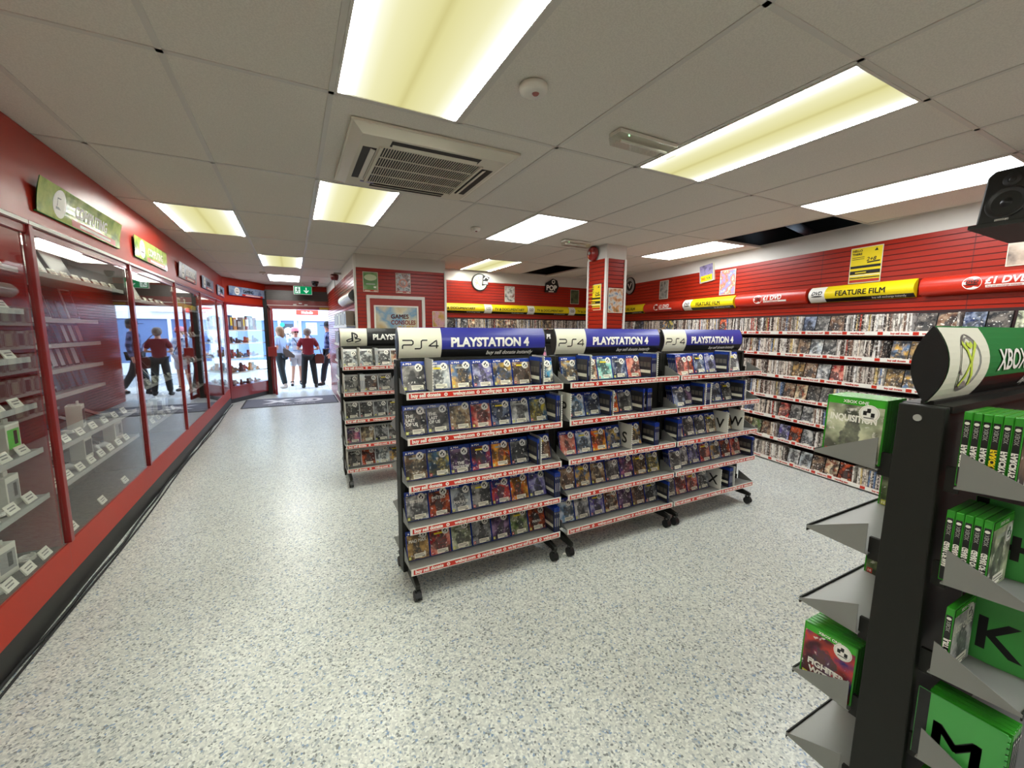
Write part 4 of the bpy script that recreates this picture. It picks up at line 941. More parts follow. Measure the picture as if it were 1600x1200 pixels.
# ------------------------------------------------------------------ posters and small wall signs
def poster(w, h, loc, rot, label, art, extras=None, thick=.004, tilt=0.):
    m = MB(); m.box(-w/2, w/2, -thick, 0, 0, h, CREAM); m.rect(-w/2+.006, w/2-.006, .006, h-.006, -thick-.0006, art)
    o = link('poster', m.mesh('poster')); o.matrix_world = Matrix.Translation(loc) @ Matrix.Rotation(rot, 4, 'Z') @ Matrix.Rotation(tilt, 4, 'Y'); tag(o, label, 'poster', 'posters on the red slatted walls')
    if extras:
        m = MB(); extras(m, w, h, -thick-.0012); link('print', m.mesh('print'), o)
    return o
A = lambda *c, s=9: art_mat('poster_art_%d' % len(MATS), c, s)
def posters():
    def top(txt, mat, foot=None):
        def f(m, w, h, y):
            m.text(txt, 0, h*.8, h*.11, mat, 'c', .03, y=y, maxw=w*.85)
            if foot: m.rect(-w/2+.006, w/2-.006, .006, h*.11, y, foot)
        return f
    def band(m, w, h, y): m.rect(-w/2+.006, w/2-.006, .006, h*.10, y, REDT); m.rect(-w/2+.02, -.01, h*.035, h*.065, y-.0004, WHT); m.rect(w*.2, w*.42, h*.035, h*.065, y-.0004, WHT)
    def greenp(m, w, h, y): band(m, w, h, y); m.add([(w*.42*math.cos(2*PI*i/20), y, h*.72+h*.16*math.sin(2*PI*i/20)) for i in range(20)], [tuple(range(20))], M('poster_pale', (190, 200, 160), .4)); m.rect(-w*.3, w*.3, h*.36, h*.42, y, GREYL); m.rect(w*.2, w*.36, h*.2, h*.28, y, WHT)
    def ringp(m, w, h, y): band(m, w, h, y); m.ring((0, y, h*.5), w*.2, w*.3, M('poster_salmon', (200, 130, 110), .4)); m.text('5', 0, h*.42, h*.2, M('poster_salmon', (200, 130, 110), .4), 'c', .03, y=y)
    poster(.205, .275, (1.018, 6.298, 2.075), 0, 'green poster with a pale dome, on the projecting red block', A((60, 90, 50), (90, 140, 70), (150, 160, 120)), greenp)
    poster(.215, .285, (1.478, 6.298, 2.075), 0, 'busy dark poster with a pinkish ring, on the projecting red block', A((40, 40, 50), (150, 110, 96), (190, 190, 190), (70, 60, 60), s=22), ringp)
    poster(.20, .235, (2.01, 6.298, 1.59), 0, 'small poster of brown hills at the right edge of the red block', A((110, 80, 50), (190, 150, 70), (200, 150, 160), (110, 120, 70)))
    poster(.21, .285, (3.645, 7.096, 2.07), 0, 'black and white vehicle poster on the back wall', A((30, 28, 30), (210, 206, 200), (120, 60, 50), s=14), top('MOTORS', WHT))
    poster(.205, .28, (5.135, 7.096, 2.08), 0, 'small dark green poster on the back wall beside the column', A((50, 44, 36), (90, 100, 66), (40, 34, 30)))
    poster(.235, .30, (3.59, 4.104, 1.765), math.radians(2), 'blue and orange poster on the front of the red column', A((70, 110, 150), (190, 190, 180), (190, 130, 80), (60, 90, 60), s=16))
    def sheet(m, w, h, y):
        m.rect(-w/2+.008, w/2-.008, h*.42, h*.49, y, INK); m.rect(-w/2+.008, w/2-.008, h*.25, h*.35, y, INK); m.rect(-w/2+.008, w/2-.008, h*.2, h*.23, y, CREAM); m.rect(-w/2+.008, w/2-.008, h*.13, h*.16, y, INK)
        m.rect(-w/2+.008, w/2-.008, .008, h*.10, y, REDT); m.rect(-w*.3, w*.05, h*.28, h*.31, y-.0004, YEL)
        m.text('HELLO', -w*.44, h*.88, h*.085, INK, 'l', .04, y=y, maxw=w*.42); m.text('THERE', -w*.44, h*.79, h*.085, INK, 'l', .04, y=y, maxw=w*.42)
        for k in range(2): m.rect(-w*.44, -w*.05, h*(.72-.05*k), h*(.735-.05*k), y, INK)
        m.text('2+8', w*.02, h*.60, h*.15, INK, 'l', .02, .2, y=y, maxw=w*.45); m.ribbon([(w*.05, h*.56), (w*.44, h*.58)], .012, INK, y); m.add([(w*.24, y, h*.86), (w*.36, y, h*.86), (w*.31, y, h*.94)], [(0, 1, 2)], INK)
    p = wall_pt(2.165, .003); poster(.285, .35, (p.x, p.y, 2.03), RANG, 'large yellow and black HELLO THERE notice above the nearest yellow sign', YEL, sheet)
    poster(.235, .32, (3.436, 4.31, 1.80), -PI/2, 'yellow and black notice on the left face of the red column', YEL, sheet)
    p = wall_pt(5.15, .003); poster(.215, .30, (p.x, p.y, 2.075), RANG, 'grey poster with a dark figure, farthest along the long red wall', A((90, 96, 92), (150, 150, 140), (30, 30, 30), s=12))
    p = wall_pt(3.845, .003); poster(.265, .335, (p.x, p.y, 2.045), RANG, 'white, blue and orange poster above the red tube on the long wall', A((220, 206, 200), (120, 140, 190), (216, 120, 70), (230, 226, 220), s=12))
    p = wall_pt(1.06, .003); poster(.26, .34, (p.x, p.y, 2.05), RANG, 'cream sketch poster beneath the black loudspeaker', A((224, 214, 196), (200, 180, 160), (90, 80, 76), s=8))
    p = wall_pt(4.2, .0); poster(.26, .25, (p.x, p.y, 2.255), RANG, 'purple and yellow boxed picture hanging at the top of the long red wall', A((80, 70, 120), (150, 140, 180), (40, 40, 60), s=12), lambda m, w, h, y: (m.rect(-w*.42, w*.42, .012, h*.38, y, YEL), m.text('TWO', -w*.38, h*.12, h*.2, REDT, 'l', .04, y=y-.0004, maxw=w*.3), m.text('FOR', w*.0, h*.12, h*.2, M('leaf_green', (40, 120, 50), .4), 'l', .04, y=y-.0004, maxw=w*.3)), .03, math.radians(-6))
    # framed poster on the block
    t = thing('framed_poster', 'framed GAMES CONSOLES CASH poster in red and white surround on the block', 'poster', (1.37, 6.30, .95))
    m = MB(); w, h = .84, 1.08
    for (a, b, c, d) in ((-w/2, w/2, h-.045, h), (-w/2, w/2, 0, .045), (-w/2, -w/2+.045, .045, h-.045), (w/2-.045, w/2, .045, h-.045)): m.box(a, b, -.03, 0, c, d, TRIMW)
    link('outer_frame', m.mesh('outer_frame', .003), t)
    m = MB(); m.box(-w/2+.045, w/2-.045, -.008, 0, .045, h-.045, M('red_board', (150, 34, 20), .45)); link('surround', m.mesh('surround'), t)
    m = MB(); a, b = .32, .94
    for (x0, x1, z0, z1) in ((-a, a, b-.022, b), (-a, a, .12, .142), (-a, -a+.022, .142, b-.022), (a-.022, a, .142, b-.022)): m.box(x0, x1, -.024, -.008, z0, z1, WHT)
    link('inner_frame', m.mesh('inner_frame', .002), t)
    m = MB(); m.rect(-a+.02, a-.02, .14, b-.02, -.012, A((196, 170, 120), (214, 206, 176), (120, 160, 190), (206, 190, 160), s=4)); m.text('GAMES', -.085, .755, .085, REDD, 'l', .03, y=-.0128, maxw=.26); m.text('CONSOLES', -.085, .67, .085, REDD, 'l', .03, y=-.0128, maxw=.36); m.text('CASH', .0, .575, .095, M('gold_print', (206, 164, 50), .35), 'l', .05, y=-.0128, maxw=.28)
    link('print', m.mesh('print'), t)
    # shaped signs high on the walls
    t = thing('wall_sign', 'round cream sign with black rim high on the back wall', 'sign', (3.03, 7.09, 2.395))
    m = MB(); m.cyl((0, 0, 0), (0, -.02, 0), .155, n=32, mat=INK, smooth=False); m.disc((0, -.0205, 0), .135, CREAM, 32); m.prism([(.04, -.06), (.17, -.03), (.15, .03), (.19, .09), (.06, .13)], -.03, -.0, INK, 'y'); link('board', m.mesh('board'), t)
    m = MB(); YG = M('sketch_yellow', (206, 196, 110), .4)
    for pts in ([(-.09, .05), (-.04, .0), (-.08, -.06)], [(-.03, .09), (-.01, .03), (.04, .07)], [(-.1, 0), (-.02, -.03), (.03, -.1)]): m.ribbon(pts, .012, YG, -.021)
    m.rect(.06, .15, -.03, .02, -.031, WHT); m.ribbon([(.07, .05), (.11, .1), (.16, .07)], .02, WHT, -.031); link('print', m.mesh('print'), t)
    t = thing('wall_sign', 'black and white lettered cut-out sign high on the back wall', 'sign', (4.57, 7.09, 2.40))
    m = MB(); m.prism([(-.16, -.12), (.1, -.12), (.16, .0), (.12, .12), (.02, .15), (-.14, .06)], -.02, 0, INK, 'y'); link('board', m.mesh('board'), t)
    m = MB(); m.text('POP', -.01, -.07, .13, WHT, 'c', .04, y=-.021, maxw=.24); m.ring((.03, -.021, .09), .022, .04, WHT, 16); m.rect(-.08, .04, -.11, -.09, -.021, WHT); link('print', m.mesh('print'), t)
    p = wall_pt(6.1, .0); t = thing('wall_sign', 'round grey medallion sign beside the red column', 'sign', (p.x, p.y, 2.38), RANG)
    m = MB(); m.cyl((0, 0, 0), (0, -.02, 0), .16, n=28, mat=INK, smooth=False); m.ring((0, -.0205, 0), .09, .145, GREYL, 28); m.ribbon([(-.05, .04), (0, -.04), (.05, .05)], .03, WHT, -.021); link('board', m.mesh('board'), t)
posters()

# ------------------------------------------------------------------ left display cabinets
CX, PB = -1.2, .322     # glass plane, top of the red plinth
BAYS = [(1.64, 3.17), (3.17, 4.70), (4.70, 6.24), (6.24, 7.77), (7.77, 9.30), (9.30, 10.22)]
WOOD = M('cabinet_back', (66, 62, 54), .5); DARKB = M('cabinet_back_brown', (60, 50, 46), .6); SHG = M('shelf_grey', (150, 148, 142), .4, .2)  # second tone: plain dark brown backboard of the farther cabinets
bayname = ['nearest left cabinet', 'second left cabinet, under the curled green sign', 'third left cabinet, under the upright green sign', 'fourth left cabinet, from the camera', 'fifth left cabinet, from the camera', 'last left cabinet, before the angled one']
CABL = emit_mat('cabinet_lamp', (255, 250, 232), 5.)
def cabinet(k, y0, y1, back):
    L = y1-y0; D = .36
    t = thing('display_cabinet', f'red framed glass display cabinet, {bayname[k]}', 'cabinet', (CX, y0, 0), PI/2, 'glass cabinets along the left wall')
    # local: x along the wall, y into the cabinet
    m = MB(); m.box(0, L, 0, D, .14, PB, REDP); m.rect(.0, .003, .14, PB, -.0006, REDD); link('plinth', m.mesh('plinth'), t)
    m = MB(); m.box(0, L, .0, .03, 0, .14, KICK); link('kickboard', m.mesh('kickboard'), t)
    m = MB(); m.box(.001, .042, -.012, .02, PB, 2.09, REDD); link('post', m.mesh('post', .003), t)
    m = MB(); m.box(0, L, .0, .03, 2.03, 2.10, REDD); m.box(0, L, -.014, .0, 2.075, 2.10, TRIMW if k < 3 else REDD); link('head_rail', m.mesh('head_rail', .003), t)
    m = MB(); m.box(0, L, 0, D, 2.10, 2.12, REDD); m.box(.0, L, .012, D, PB+.0005, PB+.0015, M('cabinet_floor', (70, 72, 66), .4)); m.box(0, L, D, D+.02, PB, 2.12, back); m.box(L-.03, L-.01, .02, D, PB, 2.1, REDD if k < 1 else back); link('carcass', m.mesh('carcass'), t)
    m = MB(); m.box(.042, L, .004, .010, PB, 2.03, GLASS); link('glass_pane', m.mesh('glass_pane'), t)
    m = MB(); m.box(.35 if k == 1 else .25, L-.12, .05, .26, 2.055, 2.07, CABL); link('lamp', m.mesh('lamp'), t)['label'] = 'glowing white lamp panel'
    return t
def cab_contents():
    TAG = lambda: None
    def card_mesh():
        m = MB(); m.prism([(-.004, 0), (.004, 0), (-.0, .05), (-.004, .05)], -.045, .045, CARD); m.rect(-.03, .03, .03, .036, -.0062, GREYI); m.rect(-.03, .02, .016, .022, -.006, GREYI); return m.mesh('price_card', 0)
    def phone(col):
        m = MB(); m.box(-.036, .036, 0, .009, 0, .145, M('phone_body', (30, 30, 34), .3)); m.rect(-.031, .031, .012, .133, -.0005, M('phone_screen_%d' % col, [(20, 22, 28), (206, 208, 212), (90, 110, 130), (196, 150, 150)][col], .12)); return m.mesh('phone', .003)
    def tablet():
        m = MB(); m.box(-.09, .09, 0, .009, 0, .25, M('tablet_body', (196, 196, 196), .3)); m.rect(-.078, .078, .02, .23, -.0005, M('phone_screen_0', (20, 22, 28), .12)); return m.mesh('tablet', .003)
    def laptop(dark):
        m = MB(); B = M('laptop_%d' % dark, (40, 40, 42) if dark else (186, 186, 184), .35, .3); m.box(-.17, .17, 0, .016, 0, .24, B); m.box(-.17, .17, -.02, .0, 0, .018, B); m.rect(-.15, .15, .02, .22, -.001, M('laptop_lid_%d' % dark, (24, 24, 26) if dark else (206, 206, 200), .3)); return m.mesh('laptop', .004)
    def boxed(v):
        m = MB(); m.box(-.06, .06, 0, .08, 0, .16, M('carton', (222, 220, 206), .5)); m.rect(-.05, .05, .03, .13, -.0006, [M('carton_print', (150, 150, 146), .4), M('carton_green', (96, 190, 80), .4), M('carton_dark', (60, 58, 56), .4)][v]); m.rect(.0, .03, .05, .12, -.0012, INK)
        m.box(-.02, .02, .02, .03, .16, .185, M('carton', (222, 220, 206), .5)); return m.mesh('boxed_accessory', .002)
    def headset():
        m = MB(); pts = [(.075*math.cos(a), 0, .09+.085*math.sin(a)) for a in [PI*i/12 for i in range(13)]]; m.tube(pts, .008, 8, BLKP)
        for s in (-1, 1): m.cyl((s*.06, 0, .06), (s*.085, 0, .06), .035, .03, 14, BLKP)
        return m.mesh('headphones')
    def coil():
        m = MB(); pts = [((.035+.004*math.sin(i*.9))*math.cos(i*.6), (.03)*math.sin(i*.6), .006+.0007*i) for i in range(32)]; m.tube(pts, .004, 6, WHT); return m.mesh('charging_cable')
    def puck():
        m = MB(); m.lathe([(0, 0), (.055, 0), (.058, .01), (.055, .022), (0, .024)], 26, WHT); return m.mesh('round_charger')
    def controller():
        m = MB(); m.tube([(-.075, -.03, .02), (-.06, .0, .035), (-.03, .01, .04), (0, .01, .038), (.03, .01, .04), (.06, 0, .035), (.075, -.03, .02)], [.014, .022, .024, .02, .024, .022, .014], 10, M('pad_plastic', (190, 190, 188), .4)); m.cyl((-.03, -.0, .06), (-.03, -.0, .07), .01, n=10, mat=BLKP); m.cyl((.03, 0, .06), (.03, 0, .07), .01, n=10, mat=BLKP); return m.mesh('game_controller')
    def console():
        m = MB(); m.box(-.14, .14, 0, .2, 0, .055, M('console_black', (24, 24, 26), .25)); m.box(-.14, .14, -.002, 0, .025, .03, CHROME); m.rect(-.1, -.04, .036, .042, -.0025, GREYL); return m.mesh('games_console', .006)
    K = {'phone': [lambda v=v: phone(v) for v in range(4)], 'tablet': [tablet], 'laptop': [lambda: laptop(0), lambda: laptop(1)], 'boxed_accessory': [lambda v=v: boxed(v) for v in range(3)], 'headphones': [headset], 'charging_cable': [coil], 'round_charger': [puck], 'game_controller': [controller], 'games_console': [console]}
    CATS = {'phone': 'phone', 'tablet': 'tablet', 'laptop': 'laptop', 'boxed_accessory': 'box', 'headphones': 'headphones', 'charging_cable': 'cable', 'round_charger': 'charger', 'game_controller': 'controller', 'games_console': 'console'}
    WD = {'phone': .085, 'tablet': .2, 'laptop': .37, 'boxed_accessory': .15, 'headphones': .19, 'charging_cable': .12, 'round_charger': .14, 'game_controller': .18, 'games_console': .3}
    WORDS = {'phone': ['dark-screened phone', 'white-screened phone', 'blue-screened phone', 'pinkish-screened phone'], 'tablet': ['silver tablet'], 'laptop': ['silver laptop', 'black laptop'], 'boxed_accessory': ['white and grey boxed accessory', 'white and green boxed accessory', 'white and black boxed accessory'], 'headphones': ['black headphones'], 'charging_cable': ['coiled white cable'], 'round_charger': ['round white charger'], 'game_controller': ['grey game controller'], 'games_console': ['black games console']}
    def put(kind, v, bay, sh, x, y, z, tilt=0., yaw=0., n=0):
        o = link(kind, cached((kind, v), K[kind][v])); y0 = BAYS[bay][0]
        o.matrix_world = Matrix.Translation((CX-y, y0+x, z)) @ Matrix.Rotation(PI/2+yaw, 4, 'Z') @ Matrix.Rotation(tilt, 4, 'X')
        tag(o, f'{WORDS[kind][v]}, {ORD[n]} along the {SHORD[sh]} shelf of the {bayname[bay].split(",")[0]}', CATS[kind], f'goods in the {bayname[bay].split(",")[0]}')
    def shelf(bay, sh, z, dep=.30, x1=None, tags=True, slope=0., yback=.34, cardstep=.16):
        y0, y1 = BAYS[bay]; L = y1-y0
        m = MB(); b = (x1 or L-.04); m.box(.03, b, yback-dep, yback, -.014, 0, SHG); m.box(.03, b, yback-dep-.006, yback-dep, -.022, .006, GREYL)
        o = link('cabinet_shelf', m.mesh('cabinet_shelf'), None, (CX, y0, z), PI/2); tag(o, f'{SHORD[sh]} grey shelf inside the {bayname[bay].split(",")[0]}', 'shelf', 'shelves in the left cabinets')
        if tags:
            x = .10; n = 0
            while x < b-.05:
                c = link('price_card', cached('card', card_mesh)); c.matrix_world = Matrix.Translation((CX-(yback-dep)-.018, y0+x, z)) @ Matrix.Rotation(PI/2, 4, 'Z') @ Matrix.Rotation(-.5, 4, 'X')
                tag(c, f'small white price cards along the front of the {SHORD[sh]} shelf, {bayname[bay].split(",")[0]}', 'price card', f'price cards, {SHORD[sh]} shelf, {bayname[bay].split(",")[0]}'); x += cardstep; n += 1
    rnd = random.Random(5)
    def fill(bay, sh, z, kinds, yy=.2, tilt=-.25, x0=.1, x1=None, gap=.02):
        L = BAYS[bay][1]-BAYS[bay][0]; x = x0; n = 0
        while x < (x1 or L-.12) and n < 16:
            kd = kinds[n % len(kinds)] if isinstance(kinds, list) else kinds; v = rnd.randrange(len(K[kd])); w = WD[kd]
            if x+w > L-.05: break
            flat = kd in ('charging_cable', 'round_charger', 'game_controller', 'games_console', 'boxed_accessory', 'headphones')
            put(kd, v, bay, sh, x+w/2, yy-(.06 if kd != 'games_console' else .09)*flat, z+.001, 0 if flat else tilt, rnd.uniform(-.2, .2) if flat else rnd.uniform(-.05, .05), n); x += w+gap; n += 1
    # nearest bay (mostly its far half is seen)
    Z0 = [1.845, 1.633, 1.385, 1.14, .896, .639, PB+.003]
    kinds0 = ['headphones', ['phone', 'tablet'], ['phone'], ['tablet', 'phone'], ['boxed_accessory', 'phone'], ['charging_cable', 'boxed_accessory'], ['round_charger', 'boxed_accessory', 'charging_cable']]
    for s, z in enumerate(Z0):
        if s < 6: shelf(0, s, z)
        else:
            for q in range(9):
                c = link('price_card', cached('card', card_mesh)); c.matrix_world = Matrix.Translation((CX-.03, BAYS[0][0]+.1+q*.16, z)) @ Matrix.Rotation(PI/2, 4, 'Z') @ Matrix.Rotation(-.5, 4, 'X'); tag(c, 'small white price cards on the floor of the nearest left cabinet', 'price card', 'price cards, floor of the nearest left cabinet')
        fill(0, s, z, kinds0[s] if isinstance(kinds0[s], list) else [kinds0[s]], .16, x0=.5 if s > 2 else .75)
    # second bay: laptops above, narrow ledges of phones on the back board, wide tray, floor
    shelf(1, 0, 1.85); fill(1, 0, 1.85, ['laptop'], .20, -.40, gap=.0, x1=1.2)
    for s, z in enumerate((1.61, 1.495, 1.375, 1.26, 1.145)):
        pass
    for s, z in enumerate((1.60, 1.43, 1.26, 1.09)):
        shelf(1, s+1, z, dep=.12, tags=False); fill(1, s+1, z, ['phone', 'phone', 'tablet'] if s == 0 else ['phone'], .30, -.2, gap=.03)
    shelf(1, 5, .85, cardstep=.2); fill(1, 5, .85, ['boxed_accessory', 'phone', 'phone', 'charging_cable', 'phone'], .2, -1.1)
    shelf(1, 6, .63, dep=.3, cardstep=.17); fill(1, 6, .63, ['boxed_accessory', 'game_controller', 'phone', 'phone'], .18, -1.2)
    for q in range(3):
        c = link('price_card', cached('card', card_mesh)); c.matrix_world = Matrix.Translation((CX-.04, BAYS[1][0]+.2+q*.45, PB)) @ Matrix.Rotation(PI/2, 4, 'Z') @ Matrix.Rotation(-.5, 4, 'X'); tag(c, 'lone white price cards on the floor of the second left cabinet', 'price card', 'price cards, floor of the second left cabinet')
    # third to last bays
    for b in (2, 3, 4, 5):
        zs = [1.80, 1.45, 1.10, .72] if b > 2 else [1.80, 1.0, .62]
        ks = {2: [['laptop'], ['phone', 'tablet'], ['phone', 'boxed_accessory']], 3: [['boxed_accessory', 'headphones'], ['games_console'], ['game_controller'], ['boxed_accessory']], 4: [['games_console', 'boxed_accessory'], ['game_controller', 'headphones'], ['game_controller'], ['boxed_accessory', 'games_console']], 5: [['boxed_accessory'], ['game_controller'], ['games_console'], ['boxed_accessory']]}[b]
        for s, z in enumerate(zs):
            shelf(b, s, z, tags=b < 4, cardstep=.2); fill(b, s, z, ks[s], .2, -.4 if ks[s][0] == 'laptop' else -.6, gap=.02 if ks[s][0] != 'laptop' else .0, x1=1.15 if ks[s][0] == 'laptop' else None)
for k, (a, b) in enumerate(BAYS): cabinet(k, a, b, [WOOD, WOOD, DARKB, DARKB, DARKB, DARKB][k])
cab_contents()
def cable_run():
    m = MB(); pts = [(CX+.022+.012*math.sin(y*2.1)+.006*math.sin(y*7), y, .010) for y in [1.7+.15*i for i in range(57)]]; m.tube(pts, .008, 8, RUB)
    pts = [(CX+.045+.014*math.sin(y*1.7+1), y, .008) for y in [1.7+.2*i for i in range(38)]]; m.tube(pts, .006, 8, RUB)
    tag(link('floor_cable', m.mesh('floor_cable')), 'black cables lying along the foot of the left cabinets', 'cable')
cable_run()
# signs on the fascia
def cab_signs():
    def sg(y0, L, txt, base, art, label, lean=0., curl=0.):
        t = thing('fascia_sign', label, 'sign', (CX+.014, y0, 2.165), PI/2, 'signs over the left cabinets'); h = .185
        t.rotation_euler = (lean, 0, PI/2)
        m = MB()
        n = 8; yf = lambda z: -.012-curl*(z/h)**2
        for i in range(n): z0, z1 = h*i/n, h*(i+1)/n; m.quad((0, yf(z0), z0), (L, yf(z0), z0), (L, yf(z1), z1), (0, yf(z1), z1), art); m.quad((L, yf(z0)+.004, z0), (0, yf(z0)+.004, z0), (0, yf(z1)+.004, z1), (L, yf(z1)+.004, z1), base)
        m.quad((0, yf(h), h), (L, yf(h), h), (L, yf(h)+.004, h), (0, yf(h)+.004, h), base); m.quad((0, yf(0)+.004, 0), (L, yf(0)+.004, 0), (L, yf(0), 0), (0, yf(0), 0), base)
        m.box(0, L, -.012, 0, -.002, .004, base); link('board', m.mesh('board'), t)
        m = MB(); mf = lambda z: yf(z)-.001; w = L
        nn = 22; R = h*.43; cx = L*.20
        m.add([(cx+R*math.cos(2*PI*i/nn), mf(h*.5+R*math.sin(2*PI*i/nn)), h*.5+R*math.sin(2*PI*i/nn)) for i in range(nn)], [tuple(range(nn))], WHT)
        m2 = MB(); m2.ribbon([(cx-.03, h*.42), (cx-.03, h*.66), (cx+.03, h*.66), (cx+.03, h*.42)], .008, INK); m2.ribbon([(cx-.045, h*.36), (cx+.045, h*.36)], .014, INK)
        m.add([(v.x, mf(v.z)-.001, v.z) for v in m2.v], m2.f, INK)
        m.add([(L*.33, mf(h*.02), h*.02), (L*.92, mf(h*.02), h*.02), (L*.92, mf(h*.24), h*.24), (L*.33, mf(h*.24), h*.24)], [(0, 1, 2, 3)], REDT)
        m.add([(L*.42, mf(h*.08)-.001, h*.08), (L*.84, mf(h*.08)-.001, h*.08), (L*.84, mf(h*.18)-.001, h*.18), (L*.42, mf(h*.18)-.001, h*.18)], [(0, 1, 2, 3)], WHT)
        m.text(txt, L*.36, h*.36, h*.52, INK if base is BLUEH else WHT, 'l', .04, mapf=lambda z: yf(z)-.0016, maxw=L*.54, sx=.9)
        link('lettering', m.mesh('lettering'), t)
        return t
    GA = art_mat('leafy_gloss', ((120, 160, 70), (190, 205, 110), (80, 120, 60)), 7, 4, .12); BA = A((60, 90, 140), (150, 170, 190), (110, 140, 180), s=9); GB = A((120, 124, 128), (160, 164, 168), (100, 110, 130), s=9)
    sg(3.24, 1.22, 'COMPUTING', GREENH, GA, 'large curled green computing sign leaning out over the second cabinet', .04, .022)
    sg(4.83, 1.06, 'COMPUTING', GREENH, GA, 'upright green computing sign over the third cabinet', .03)
    sg(6.42, 1.04, 'ELECTRONICS', GREYS, GB, 'grey sign over the fourth left cabinet', .08)
    sg(7.90, 1.02, 'GAMING', BLUEH, BA, 'blue-grey sign over the fifth left cabinet', .05); sg(9.36, .86, 'GAMING', BLUEH, BA, 'blue sign over the last left cabinet in the row', .05)
    # angled cabinet beside the entrance
    ang = math.atan2(1.22, .68); L = math.hypot(1.22, .68); D = .30
    t = thing('display_cabinet', 'red glass cabinet set at an angle beside the shop door', 'cabinet', (-1.2, 10.31, 0), ang, 'glass cabinets along the left wall')
    m = MB(); m.box(0, L, 0, D, .09, .335, REDD); link('plinth', m.mesh('plinth'), t)
    m = MB(); m.box(0, L, .01, .03, 0, .09, KICK); link('kickboard', m.mesh('kickboard'), t)
    m = MB(); m.box(0, L, 0, D, 2.06, CZ, REDP); m.box(-.01, L+.01, -.012, .0, 2.04, 2.09, REDD); link('fascia', m.mesh('fascia'), t)
    for x in (-.02, L-.06): m = MB(); m.box(x, x+.08, -.012, .04, .335, 2.06, REDD); link('post', m.mesh('post', .003), t)
    m = MB(); m.box(.06, L-.06, .004, .01, .335, 2.05, GLASS); link('glass_pane', m.mesh('glass_pane'), t)
    m = MB(); m.box(0, L, D, D+.02, .09, 2.06, GLASS); link('back_pane', m.mesh('back_pane'), t)
    R3 = Matrix.Translation((-1.2, 10.31, 0)) @ Matrix.Rotation(ang, 4, 'Z')
    rnd = random.Random(3)
    cols = [(200, 130, 40), (60, 70, 50), (150, 60, 50), (190, 190, 190), (40, 40, 44), (120, 90, 70), (70, 100, 150)]
    for s, z in enumerate((.337, .62, .93, 1.24, 1.52)):
        if s:
            m = MB(); m.box(.065, L-.065, .03, D-.02, -.01, 0, M('glass_shelf', (190, 214, 210), .15)); m.box(.065, L-.065, .026, .03, -.02, .004, WHT)
            o = link('cabinet_shelf', m.mesh('cabinet_shelf')); o.matrix_world = R3 @ Matrix.Translation((0, 0, z)); tag(o, f'pale shelf in the angled cabinet by the door, {ORD[s-1]} from its floor', 'shelf', 'shelves in the angled cabinet')
        x = .12; n = 0
        while x < L-.16:
            hh = {4: rnd.uniform(.2, .34), 0: rnd.uniform(.06, .12)}.get(s, rnd.uniform(.07, .2)); ww = rnd.uniform(.06, .12); c = rnd.choice(cols); m = MB()
            if s == 4: m.box(-ww/2, ww/2, 0, .12, 0, hh, M('goods_%d_%d_%d' % c, c, .4)); m.rect(-ww/2+.008, ww/2-.008, hh*.3, hh*.85, -.0008, rnd.choice([WHT, INK, YEL, GREYL])); nm, ct = 'boxed_figure', 'box'; d_ = 'tall boxed collectable'
            elif n % 2: m.lathe([(0, 0), (ww*.45, 0), (ww*.45, hh*.35), (ww*.25, hh*.5), (ww*.32, hh*.75), (ww*.2, hh), (0, hh)], 14, M('goods_%d_%d_%d' % c, c, .4)); nm, ct = 'figurine', 'figurine'; d_ = 'rounded figurine'
            else: m.tube([(-ww*.5, -.01, .03), (-ww*.2, .01, hh*.5), (ww*.2, .01, hh*.5), (ww*.5, -.01, .03)], [.018, .03, .03, .018], 8, M('goods_%d_%d_%d' % c, c, .4)); m.box(-ww*.3, ww*.3, .02, .06, 0, hh*.9, M('goods_%d_%d_%d' % c, c, .4)); nm, ct = 'game_accessory', 'accessory'; d_ = 'small game accessory'
            o = link(nm, m.mesh(nm)); o.matrix_world = R3 @ Matrix.Translation((x, .14, z+.001)); tag(o, f'{d_}, {ORD[n]} along the {["floor", "lowest shelf", "second shelf up", "third shelf up", "top shelf"][s]} of the angled cabinet', ct, 'goods in the angled cabinet'); x += ww+.04; n += 1
    t = sg(0, L*.86, 'GAMING', BLUEH, BA, 'blue gaming sign on the angled cabinet beside the door', 0.); t.location = (-1.2+.62*.09+.03, 10.31+1.1*.1-.02, 2.24); t.rotation_euler = (0, 0, ang)
cab_signs()
# ------------------------------------------------------------------ yellow banner inside the fourth cabinet
def banner():
    t = thing('banner', 'yellow banner with orange lettering inside the fourth left cabinet', 'banner', (-1.24, 6.32, 1.79), PI/2)
    m = MB(); m.box(0, 1.36, 0, .004, 0, .075, YEL); link('strip', m.mesh('strip'), t)
    m = MB(); m.text('SALE', .75, .02, .05, M('orange_print', (230, 110, 20), .4), 'l', .05, y=-.001, sx=2.2); link('lettering', m.mesh('lettering'), t)
banner()

